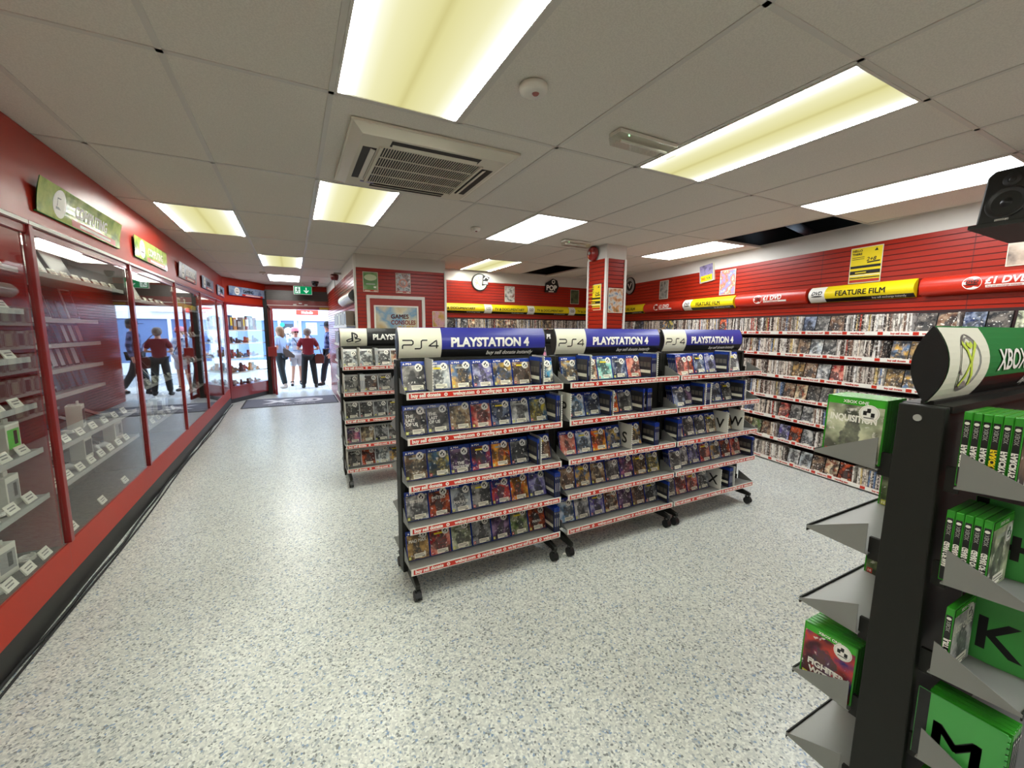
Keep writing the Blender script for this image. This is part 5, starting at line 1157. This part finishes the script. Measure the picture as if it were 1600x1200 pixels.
# ------------------------------------------------------------------ entrance: mat, open door leaf, street outside
def entrance():
    MG = NT('mat_grey', .9); tc = MG.n('ShaderNodeTexCoord').outputs['Object']; MG.l(MG.mix(MG.ramp(MG.noise(tc, 220, 2), [(.35, 0.), (.65, 1.)]), lin((84, 86, 98)), lin((116, 118, 130))), MG.b.inputs['Base Color'])
    t = thing('door_mat', 'grey door mat with black border and large white letters at the entrance', 'mat', (-.09, 10.08, 0))
    m = MB(); m.box(-.89, .89, -.57, .57, 0, .006, RUB); m.box(-.86, .86, -.54, .54, .006, .008, MG.m); link('pile', m.mesh('pile'), t)
    m = MB(); m.X = Matrix.Translation((0, .02, .0092)) @ Matrix.Rotation(PI, 4, 'Z') @ Matrix.Rotation(-PI/2, 4, 'X')
    MW = M('mat_white', (206, 206, 210), .8)
    m.text('X', .26, -.26, .62, MW, 'c', .06, y=0, sx=1.0)
    n = 30; ring = lambda r0, r1, cx, cz, kx, kz, a0, a1: m.add([(cx+r*kx*math.cos(a0+(a1-a0)*i/n), 0, cz+r*kz*math.sin(a0+(a1-a0)*i/n)) for r in (r0, r1) for i in range(n+1)], [(i, i+1, n+2+i, n+1+i) for i in range(n)], MW)
    ring(.16, .25, -.30, 0, 1.25, 1., .5, 2*PI-.5); ring(.05, .10, -.27, 0, 1.5, 1.1, .2, 2*PI-.6); m.rect(-.36, -.16, -.015, .03, 0, MW)
    m.text('BUY SELL EXCHANGE', 0, .36, .09, MW, 'c', .01, y=0, maxw=1.3)
    link('lettering', m.mesh('lettering'), t)
    d = MB(); h0, h1 = Vector((-.46, 11.48)), Vector((-.40, 11.12))
    def vbar(p, w, z0, z1, mat): d.box(p.x-w, p.x+w, p.y-w, p.y+w, z0, z1, mat)
    o = tag(link('door_leaf', None), 'dark red door leaf folded open at the shop entrance', 'door')
    d = MB(); vbar(h1, .022, .02, 2.03, REDD); vbar(h0, .02, .02, 2.03, REDD); link('stile', d.mesh('stile'), o)
    d = MB()
    for z0, z1 in ((.02, .10), (1.98, 2.03)): d.add([(h0.x-.015, h0.y, z0), (h0.x+.015, h0.y, z0), (h1.x+.015, h1.y, z0), (h1.x-.015, h1.y, z0), (h0.x-.015, h0.y, z1), (h0.x+.015, h0.y, z1), (h1.x+.015, h1.y, z1), (h1.x-.015, h1.y, z1)], [(3, 2, 1, 0), (4, 5, 6, 7), (0, 1, 5, 4), (1, 2, 6, 5), (2, 3, 7, 6), (3, 0, 4, 7)], REDD)
    link('rail', d.mesh('rail'), o)
    d = MB(); d.add([(h0.x, h0.y, .1), (h1.x, h1.y, .1), (h1.x, h1.y, 1.98), (h0.x, h0.y, 1.98), (h0.x+.006, h0.y, .1), (h1.x+.006, h1.y, .1), (h1.x+.006, h1.y, 1.98), (h0.x+.006, h0.y, 1.98)], [(0, 1, 2, 3), (7, 6, 5, 4)], GLASS); link('glass_pane', d.mesh('glass_pane'), o)
    d = MB(); d.box(h1.x-.12, h1.x+.055, h1.y-.05, h1.y-.02, .92, 1.14, REDD); link('lock_box', d.mesh('lock_box', .004), o)
    # street
    PV = NT('paving', .8); tc = PV.n('ShaderNodeTexCoord').outputs['Object']; br = PV.n('ShaderNodeTexBrick'); br.inputs['Scale'].default_value = 1.6; br.inputs['Mortar Size'].default_value = .012
    br.inputs['Color1'].default_value = lin((196, 192, 184))+(1,); br.inputs['Color2'].default_value = lin((184, 182, 178))+(1,); br.inputs['Mortar'].default_value = lin((130, 128, 124))+(1,); PV.l(tc, br.inputs['Vector']); PV.l(br.outputs[0], PV.b.inputs['Base Color'])
    m = MB(); m.box(-14, 14, 11.75, 14.4, -.08, -.004, PV.m); m.box(-14, 14, 14.4, 14.55, -.08, -.0, GREYL); struct('pavement', m.mesh('pavement'))
    m = MB(); m.box(-14, 14, 14.55, 19.2, -.14, -.08, M('road_grey', (150, 150, 150), .9)); struct('road', m.mesh('road'))
    # shop across the street
    FW = M('facade_white', (232, 232, 230), .6); WB = M('shop_window', (104, 128, 168), .1, 0, .6); FF = M('shop_frame', (236, 238, 240), .4)
    t = thing('shop_building', 'white shop across the street with a red sign and blue windows', 'building', (0, 19.2, -.08))
    m = MB(); m.box(-9, 9, .1, 2.5, 0, 5.0, FW); m.box(-9, 9, -.02, .1, 0, .42, FW); link('wall', m.mesh('wall'), t)
    m = MB()
    for x in (-3.4, -.45, .12, .28, 1.5, 3.2): m.box(x-.05, x+.05, -.05, .1, .4, 2.0, FF)
    m.box(-9, 9, -.06, .1, 1.97, 2.22, FF); link('window_frame', m.mesh('window_frame'), t)
    for (a, b) in ((-.40, .07), (.33, 1.45), (1.55, 3.15), (-3.35, -.5)): m = MB(); m.box(a, b, .0, .08, .42, 1.97, WB); link('window', m.mesh('window'), t)
    m = MB(); m.box(.17, .98, -.16, .0, 2.21, 2.40, REDT if False else M('shop_sign_red', (226, 62, 40), .4)); s = link('shop_sign', m.mesh('shop_sign', .02), t)
    m = MB(); m.text('Nolodis', .57, 2.255, .13, WHT, 'c', .05, y=-.162, maxw=.44); link('lettering', m.mesh('lettering'), s)
    for a, b in ((-.85, .10), (1.05, 2.0)): m = MB(); m.box(a, b, -.16, .0, 2.21, 2.40, WHT); link('blank_sign', m.mesh('blank_sign', .02), t)
    m = MB(); m.rect(-.33, .04, .98, 1.84, -.004, M('window_poster', (60, 66, 74), .5)); m.disc((-.15, -.006, 1.55), .15, WHT); m.rect(-.24, -.12, 1.2, 1.45, -.006, WHT); m.rect(-.08, .0, 1.2, 1.5, -.006, WHT); link('window_poster', m.mesh('window_poster'), t)
    m = MB(); m.rect(.50, .91, 1.40, 1.9, -.004, M('window_notice', (206, 222, 232), .5))
    for k in range(4): m.rect(.54, .74, 1.50+.09*k, 1.54+.09*k, -.006, M('notice_line', (150, 170, 190), .5)); m.rect(.80, .87, 1.50+.09*k, 1.555+.09*k, -.006, M('notice_line', (150, 170, 190), .5))
    link('window_notice', m.mesh('window_notice'), t)
    m = MB(); m.disc((-.53+.18, -.055, 1.80), .085, M('teal_disc', (40, 190, 160), .4)); link('window_sticker', m.mesh('window_sticker'), t)
entrance()

# ------------------------------------------------------------------ people outside the door
def skin_surface(pts, edges, rad, root, sub=2):
    me = bpy.data.meshes.new('s'); me.from_pydata(pts, edges, []); me.update()
    o = bpy.data.objects.new('s', me); COL.objects.link(o)
    md = o.modifiers.new('k', 'SKIN'); md.use_smooth_shade = True
    for i, r in enumerate(rad): sv = me.skin_vertices[0].data[i]; sv.radius = (r if isinstance(r, tuple) else (r, r)); sv.use_root = (i == root)
    s2 = o.modifiers.new('u', 'SUBSURF'); s2.levels = sub; s2.render_levels = sub
    dg = bpy.context.evaluated_depsgraph_get(); dg.update()
    e = o.evaluated_get(dg); em = e.to_mesh()
    vs = [tuple(v.co) for v in em.vertices]; fs = [tuple(p.vertices) for p in em.polygons]; e.to_mesh_clear()
    bpy.data.objects.remove(o); bpy.data.meshes.remove(me)
    return vs, fs
def person(label, loc, yaw, sc, arms, legs, top, bottom, hair, skin=(206, 160, 138), cap=None, sleeves=.5, shorts=False, shoe=(30, 30, 32), bag=None, long_top=False, cap_peak=True, stripes=None, glasses=False, strap=False, hair_long=False):
    t = thing('person', label, 'person', loc, yaw, None); t.scale = (sc, sc, sc)
    SK = M('skin_%d' % skin[0], skin, .5); T = M('cloth_%d_%d_%d' % top, top, .85); B = M('cloth_%d_%d_%d' % bottom, bottom, .85)
    P = {'pel': (0, 0, .95), 'bel': (0, -.01, 1.08), 'che': (0, .0, 1.27), 'nek': (0, .005, 1.43), 'jaw': (0, -.015, 1.50), 'hed': (0, -.005, 1.575), 'crn': (0, .005, 1.65), 'nos': (0, -.108, 1.565)}
    R_ = {'pel': (.145, .105), 'bel': (.135, .10), 'che': (.155, .105), 'nek': (.055, .055), 'jaw': (.062, .072), 'hed': (.076, .092), 'crn': (.058, .07), 'nos': (.014, .02)}
    E = [('pel', 'bel'), ('bel', 'che'), ('che', 'nek'), ('nek', 'jaw'), ('jaw', 'hed'), ('hed', 'crn'), ('hed', 'nos')]
    for s, sd in ((1, 'R'), (-1, 'L')):
        el, wr = arms[sd]; kn, an, toe = legs[sd]
        P['sh'+sd] = (s*-.165, .005, 1.375); P['el'+sd] = el; P['wr'+sd] = wr
        d = (Vector(wr)-Vector(el)).normalized(); P['hn'+sd] = tuple(Vector(wr)+d*.075)
        P['hp'+sd] = (s*-.088, 0, .90); P['kn'+sd] = kn; P['an'+sd] = an; P['to'+sd] = toe
        R_['sh'+sd] = (.058, .058); R_['el'+sd] = .04; R_['wr'+sd] = .027; R_['hn'+sd] = (.036, .018); R_['hp'+sd] = (.088, .095); R_['kn'+sd] = .056; R_['an'+sd] = .04; R_['to'+sd] = (.04, .03)
        E += [('che', 'sh'+sd), ('sh'+sd, 'el'+sd), ('el'+sd, 'wr'+sd), ('wr'+sd, 'hn'+sd), ('pel', 'hp'+sd), ('hp'+sd, 'kn'+sd), ('kn'+sd, 'an'+sd), ('an'+sd, 'to'+sd)]
    def surf(names, edges, grow, root, over={}):
        ix = {n: i for i, n in enumerate(names)}
        rr = []
        for n in names:
            r = over[n] if n in over else R_[n]; r = r if isinstance(r, tuple) else (r, r); rr.append((r[0]+grow, r[1]+grow))
        return skin_surface([P[n] for n in names], [(ix[a], ix[b]) for a, b in edges if a in ix and b in ix], rr, ix[root])
    names = list(P); vs, fs = surf(names, E, 0, 'pel')
    m = MB(); m.add(vs, fs, SK, True)
    for sd in 'RL':                                     # five fingers on each hand
        h = Vector(P['hn'+sd]); d = (h-Vector(P['wr'+sd])).normalized(); a = Vector((0, 1, 0)); a = (a-d*a.dot(d)).normalized(); b = d.cross(a)*(1 if sd == 'L' else -1)
        for k, (off, ln) in enumerate(((-.024, .062), (-.008, .072), (.008, .068), (.023, .055))):
            p0 = h+a*off-d*.01; m.tube([p0, p0+d*ln*.6+b*.002, p0+d*ln+b*.018], [.009, .0085, .006], 6, SK)
        p0 = h-a*.03-d*.045; m.tube([p0, p0-a*.026+d*.03, p0-a*.03+d*.058], [.011, .010, .007], 6, SK)
    for s in (-1, 1):
        m.lathe([(0, -.008), (.010, -.004), (.011, .0), (.009, .005), (0, .008)], 8, INK, (s*.032, -.089, 1.585)); m.tube([(s*.083, .01, 1.55), (s*.092, .02, 1.575), (s*.084, .015, 1.605)], .012, 6, SK)
    m.tube([(-.022, -.094, 1.522), (0, -.099, 1.52), (.022, -.094, 1.522)], .006, 6, M('lips', (150, 80, 76), .5))
    link('body', m.mesh('body'), t)
    # top
    nm = ['pel', 'bel', 'che', 'nek2', 'shR', 'elR', 'shL', 'elL']; P['nek2'] = (0, .005, 1.40)
    over = {'nek2': (.085, .075), 'pel': (.155, .118)}
    ed = [('pel', 'bel'), ('bel', 'che'), ('che', 'nek2'), ('che', 'shR'), ('shR', 'elR'), ('che', 'shL'), ('shL', 'elL')]
    sv = {}
    if sleeves < 1:
        for sd in 'RL': sv['el'+sd] = P['el'+sd]; P['el'+sd] = tuple(Vector(P['sh'+sd]).lerp(Vector(P['el'+sd]), sleeves*1.3)); over['el'+sd] = (.056, .056)
    else: nm += ['wrR', 'wrL']; ed += [('elR', 'wrR'), ('elL', 'wrL')]
    if long_top: P['hem'] = (0, 0, .78); R_['hem'] = (.165, .13); nm.append('hem'); ed.append(('pel', 'hem'))
    else: P['hem'] = (0, 0, .90); R_['hem'] = (.15, .115); nm.append('hem'); ed.append(('pel', 'hem'))
    vs, fs = surf(nm, ed, .016, 'che', over); P.update(sv)
    m = MB(); m.add(vs, fs, T, True)
    if stripes:
        S2 = M('cloth_%d_%d_%d' % stripes, stripes, .85); k = len(m.mats); m.mats.append(S2)
        for i, f in enumerate(m.f):
            c = sum((m.v[j] for j in f), Vector())/len(f)
            if int(c.z*14+c.x*3) % 2: m.mi[i] = k
    link('shirt', m.mesh('shirt'), t)
    # trousers or shorts
    nm = ['pel', 'hpR', 'knR', 'hpL', 'knL']+([] if shorts else ['anR', 'anL']); ed = [('pel', 'hpR'), ('hpR', 'knR'), ('pel', 'hpL'), ('hpL', 'knL')]+([] if shorts else [('knR', 'anR'), ('knL', 'anL')])
    sv = {}
    over = {'knR': (.075, .075), 'knL': (.075, .075), 'anR': (.062, .062), 'anL': (.062, .062)}
    if shorts:
        over.update({'knR': (.10, .10), 'knL': (.10, .10)})
        for sd in 'RL': sv['kn'+sd] = P['kn'+sd]; P['kn'+sd] = tuple(Vector(P['hp'+sd]).lerp(Vector(P['kn'+sd]), .85))
    vs, fs = surf(nm, ed, .010, 'pel', over); P.update(sv); m = MB(); m.add(vs, fs, B, True); link('shorts' if shorts else 'trousers', m.mesh('trousers'), t)
    SH = M('shoe_%d' % shoe[0], shoe, .6)
    for sd in 'RL':
        a, q = Vector(P['an'+sd]), Vector(P['to'+sd]); d = (q-a); d.z = 0; d.normalize(); z0 = q.z-.032
        m = MB(); pts = [a-d*.055+Vector((0, 0, -.0)), a+Vector((0, 0, .0)), q-d*.04, q+d*.03]
        for p in pts: p.z = max(z0+.034, min(p.z, z0+.05))
        m.tube(pts, [.036, .046, .046, .032], 10, SH); m.cyl((a.x, a.y, z0+.03), (a.x, a.y, a.z+.05), .044, .05, 10, SH); link('shoe', m.mesh('shoe'), t)
    # hair and cap
    H = M('hair_%d' % hair[0], hair, .7); m = MB()
    m.lathe([(.098, -.055), (.104, -.01), (.10, .035), (.08, .075), (.045, .098), (0, .104)], 16, H, (0, .016, 1.605)); m.lathe([(.0, -.11), (.06, -.10), (.085, -.06), (.09, .0)], 12, H, (0, .035, 1.60))
    if hair_long: m.lathe([(.0, -.22), (.07, -.2), (.095, -.1), (.09, .0)], 12, H, (0, .045, 1.60))
    link('hair', m.mesh('hair'), t)
    if cap:
        CM = M('cap_%d' % cap[0], cap, .8); m = MB(); m.lathe([(.108, -.02), (.112, .02), (.104, .065), (.07, .10), (0, .115)], 18, CM, (0, .01, 1.62))
        m.prism([(-.075, -.085), (-.07, -.16), (-.035, -.195), (.035, -.195), (.07, -.16), (.075, -.085)], 1.605, 1.615, CM, 'z'); link('cap', m.mesh('cap'), t)
    if glasses:
        m = MB()
        for s in (-1, 1): m.cyl((s*.033, -.1, 1.585), (s*.033, -.105, 1.585), .026, n=12, mat=INK)
        m.box(-.06, .06, -.104, -.1, 1.59, 1.597, INK); link('glasses', m.mesh('glasses'), t)
    if strap:
        m = MB(); m.tube([(-.10, .11, 1.40), (-.12, .0, 1.435), (-.08, -.12, 1.38), (.0, -.15, 1.22), (.10, -.15, 1.05), (.16, -.08, .95)], .011, 6, INK); link('strap', m.mesh('strap'), t)
    return t
stand = lambda: {'R': ((-.11, 0, .49), (-.115, .02, .08), (-.12, -.11, .033)), 'L': ((.11, 0, .49), (.115, .02, .08), (.12, -.11, .033))}
person('person in a maroon top and black trousers, back turned, standing in the doorway light', (.34, 12.3, -.004), PI, .925, {'R': ((-.27, .02, 1.12), (-.16, -.19, 1.10)), 'L': ((.27, .02, 1.12), (.16, -.19, 1.10))},
       {'R': ((-.125, 0, .49), (-.16, .02, .08), (-.18, -.10, .033)), 'L': ((.125, 0, .49), (.16, .02, .08), (.18, -.10, .033))}, (112, 18, 34), (22, 24, 28), (112, 100, 90), sleeves=.62)
person('person in pink cap, pale blue patterned shirt and pale shorts, facing the shop', (.06, 13.0, -.004), math.radians(20), .93, {'R': ((-.23, .03, 1.10), (-.21, -.03, .86)), 'L': ((.24, .0, 1.12), (.12, -.2, 1.05))},
       {'R': ((-.12, -.03, .49), (-.15, .02, .08), (-.2, -.11, .033)), 'L': ((.10, 0, .49), (.11, .03, .08), (.12, -.10, .033))}, (150, 176, 206), (196, 200, 206), (150, 110, 90), cap=(214, 140, 150), shorts=True, sleeves=.6, stripes=(206, 220, 236), glasses=True, strap=True)
person('person in a black cap and navy striped jacket, walking left past the door', (.88, 12.75, -.004), -PI/2, 1.03, {'R': ((-.22, .04, 1.10), (-.20, -.08, .88)), 'L': ((.21, .06, 1.10), (.2, .0, .86))},
       {'R': ((-.10, .10, .50), (-.10, .32, .12), (-.10, .22, .045)), 'L': ((.09, -.14, .50), (.10, -.20, .08), (.10, -.33, .033))}, (44, 54, 96), (24, 24, 34), (90, 84, 78), cap=(28, 28, 30), sleeves=1., stripes=(96, 108, 150))
person('person in a long pale blue top and black leggings, half hidden by the red door', (-.31, 12.6, -.004), math.radians(-120), .95, {'R': ((-.24, .03, 1.10), (-.20, -.08, .90)), 'L': ((.23, .05, 1.10), (.18, -.14, 1.0))},
       {'R': ((-.09, -.05, .49), (-.1, .02, .08), (-.1, -.10, .033)), 'L': ((.10, .06, .50), (.13, .16, .09), (.13, .05, .04))}, (160, 184, 220), (34, 44, 48), (140, 110, 80), long_top=True, sleeves=.6, shoe=(190, 180, 170), hair_long=True)
def bags():
    t = thing('shoulder_bag', 'brown shoulder bag at the hip of the person in maroon', 'bag', (.60, 12.24, .80))
    m = MB(); m.prism([(-.10, -.16), (.10, -.16), (.12, .02), (.07, .10), (-.07, .10), (-.12, .02)], -.05, .05, M('bag_brown', (84, 34, 28), .5), 'y'); link('pouch', m.mesh('pouch', .015), t)
    m = MB(); m.tube([(.05, -.0, .09), (-.02, -.10, .38), (-.22, -.16, .60), (-.36, -.06, .62)], .009, 6, M('bag_brown', (84, 34, 28), .5)); link('strap', m.mesh('strap'), t)
    t = thing('handbag', 'grey handbag hanging behind the person in the long pale blue top', 'bag', (-.12, 12.55, .93))
    m = MB(); m.prism([(-.14, -.10), (.13, -.14), (.15, -.08), (.0, .08), (-.12, .12)], -.05, .05, M('bag_grey', (96, 90, 88), .5), 'y'); link('pouch', m.mesh('pouch', .015), t)
    m = MB(); m.tube([(-.1, 0, .11), (-.14, 0, .26), (-.18, 0, .30), (-.16, 0, .22), (-.06, 0, .09)], .008, 6, M('bag_grey', (96, 90, 88), .5)); link('strap', m.mesh('strap'), t)
bags()

# ------------------------------------------------------------------ shelf and sign on the side of the block, by the entrance
def block_side():
    # shelves of game boxes, daylight glare put into their pale colours
    for s, z in enumerate((1.60, 1.30, 1.0, .70, .40)):
        m = MB(); m.box(0, 2.05, -.13, 0, -.012, 0, SHG); m.box(0, 2.05, -.136, -.13, -.03, .006, WHT)
        o = link('game_shelf', m.mesh('game_shelf'), None, (.81, 8.4, z), -PI/2); tag(o, f'pale shelf on the daylit side of the red block, {["top", "second", "third", "fourth", "lowest"][s]} one', 'shelf', 'shelves on the side of the block')
        n = 0; x = .06
        while x < 1.9:
            w = .05 if n % 3 else .15
            m = MB(); C = M('box_pale_%d' % (n % 4), [(206, 200, 180), (150, 150, 140), (222, 220, 214), (120, 110, 96)][n % 4], .4); m.box(0, w, -.12, -.01, 0, .21 if n % 3 else .2, C); m.rect(.01, w-.01, .02, .17, -.1206, [GREYI, CREAM, INK, GREYL][n % 4]); 
            o = link('boxed_game', m.mesh('boxed_game'), None, (.81, 8.4-x, z+.001), -PI/2); tag(o, f'boxed games on the {["top", "second", "third", "fourth", "lowest"][s]} shelf of the daylit block side', 'boxed game', f'boxed games, block side, shelf {["one", "two", "three", "four", "five"][s]}')
            x += w+.008; n += 1
    t = thing('curved_sign', 'pale glaring curved sign on the daylit side of the red block', 'sign', (.815, 7.9, 1.93), -PI/2)
    m = MB(); pts = [(-.02-.07*(1-((z-.09)/.09)**2), z) for z in [.18*i/10 for i in range(11)]]+[(-.02, .18), (-.02, 0)]; m.prism(pts, 0, 1.5, WHT, 'x', True); m.prism(pts, 1.5, 1.52, INK); link('body', m.mesh('body'), t)
    m = MB(); m.rect(.5, .51, .01, .17, -.0915, GREYI); m.rect(1.0, 1.01, .01, .17, -.0915, GREYI); link('seam', m.mesh('seam'), t)
block_side()

def litter():
    m = MB(); m.tube([(-.016, 0, .004), (0, .004, .009), (.012, -.002, .005), (.014, -.02, .006)], [.003, .008, .006, .003], 6, WHT)
    o = link('paper_scrap', m.mesh('paper_scrap'), None, (1.585, 2.24, 0)); tag(o, 'tiny white scrap of paper on the floor by the castors between two racks', 'paper')
litter()
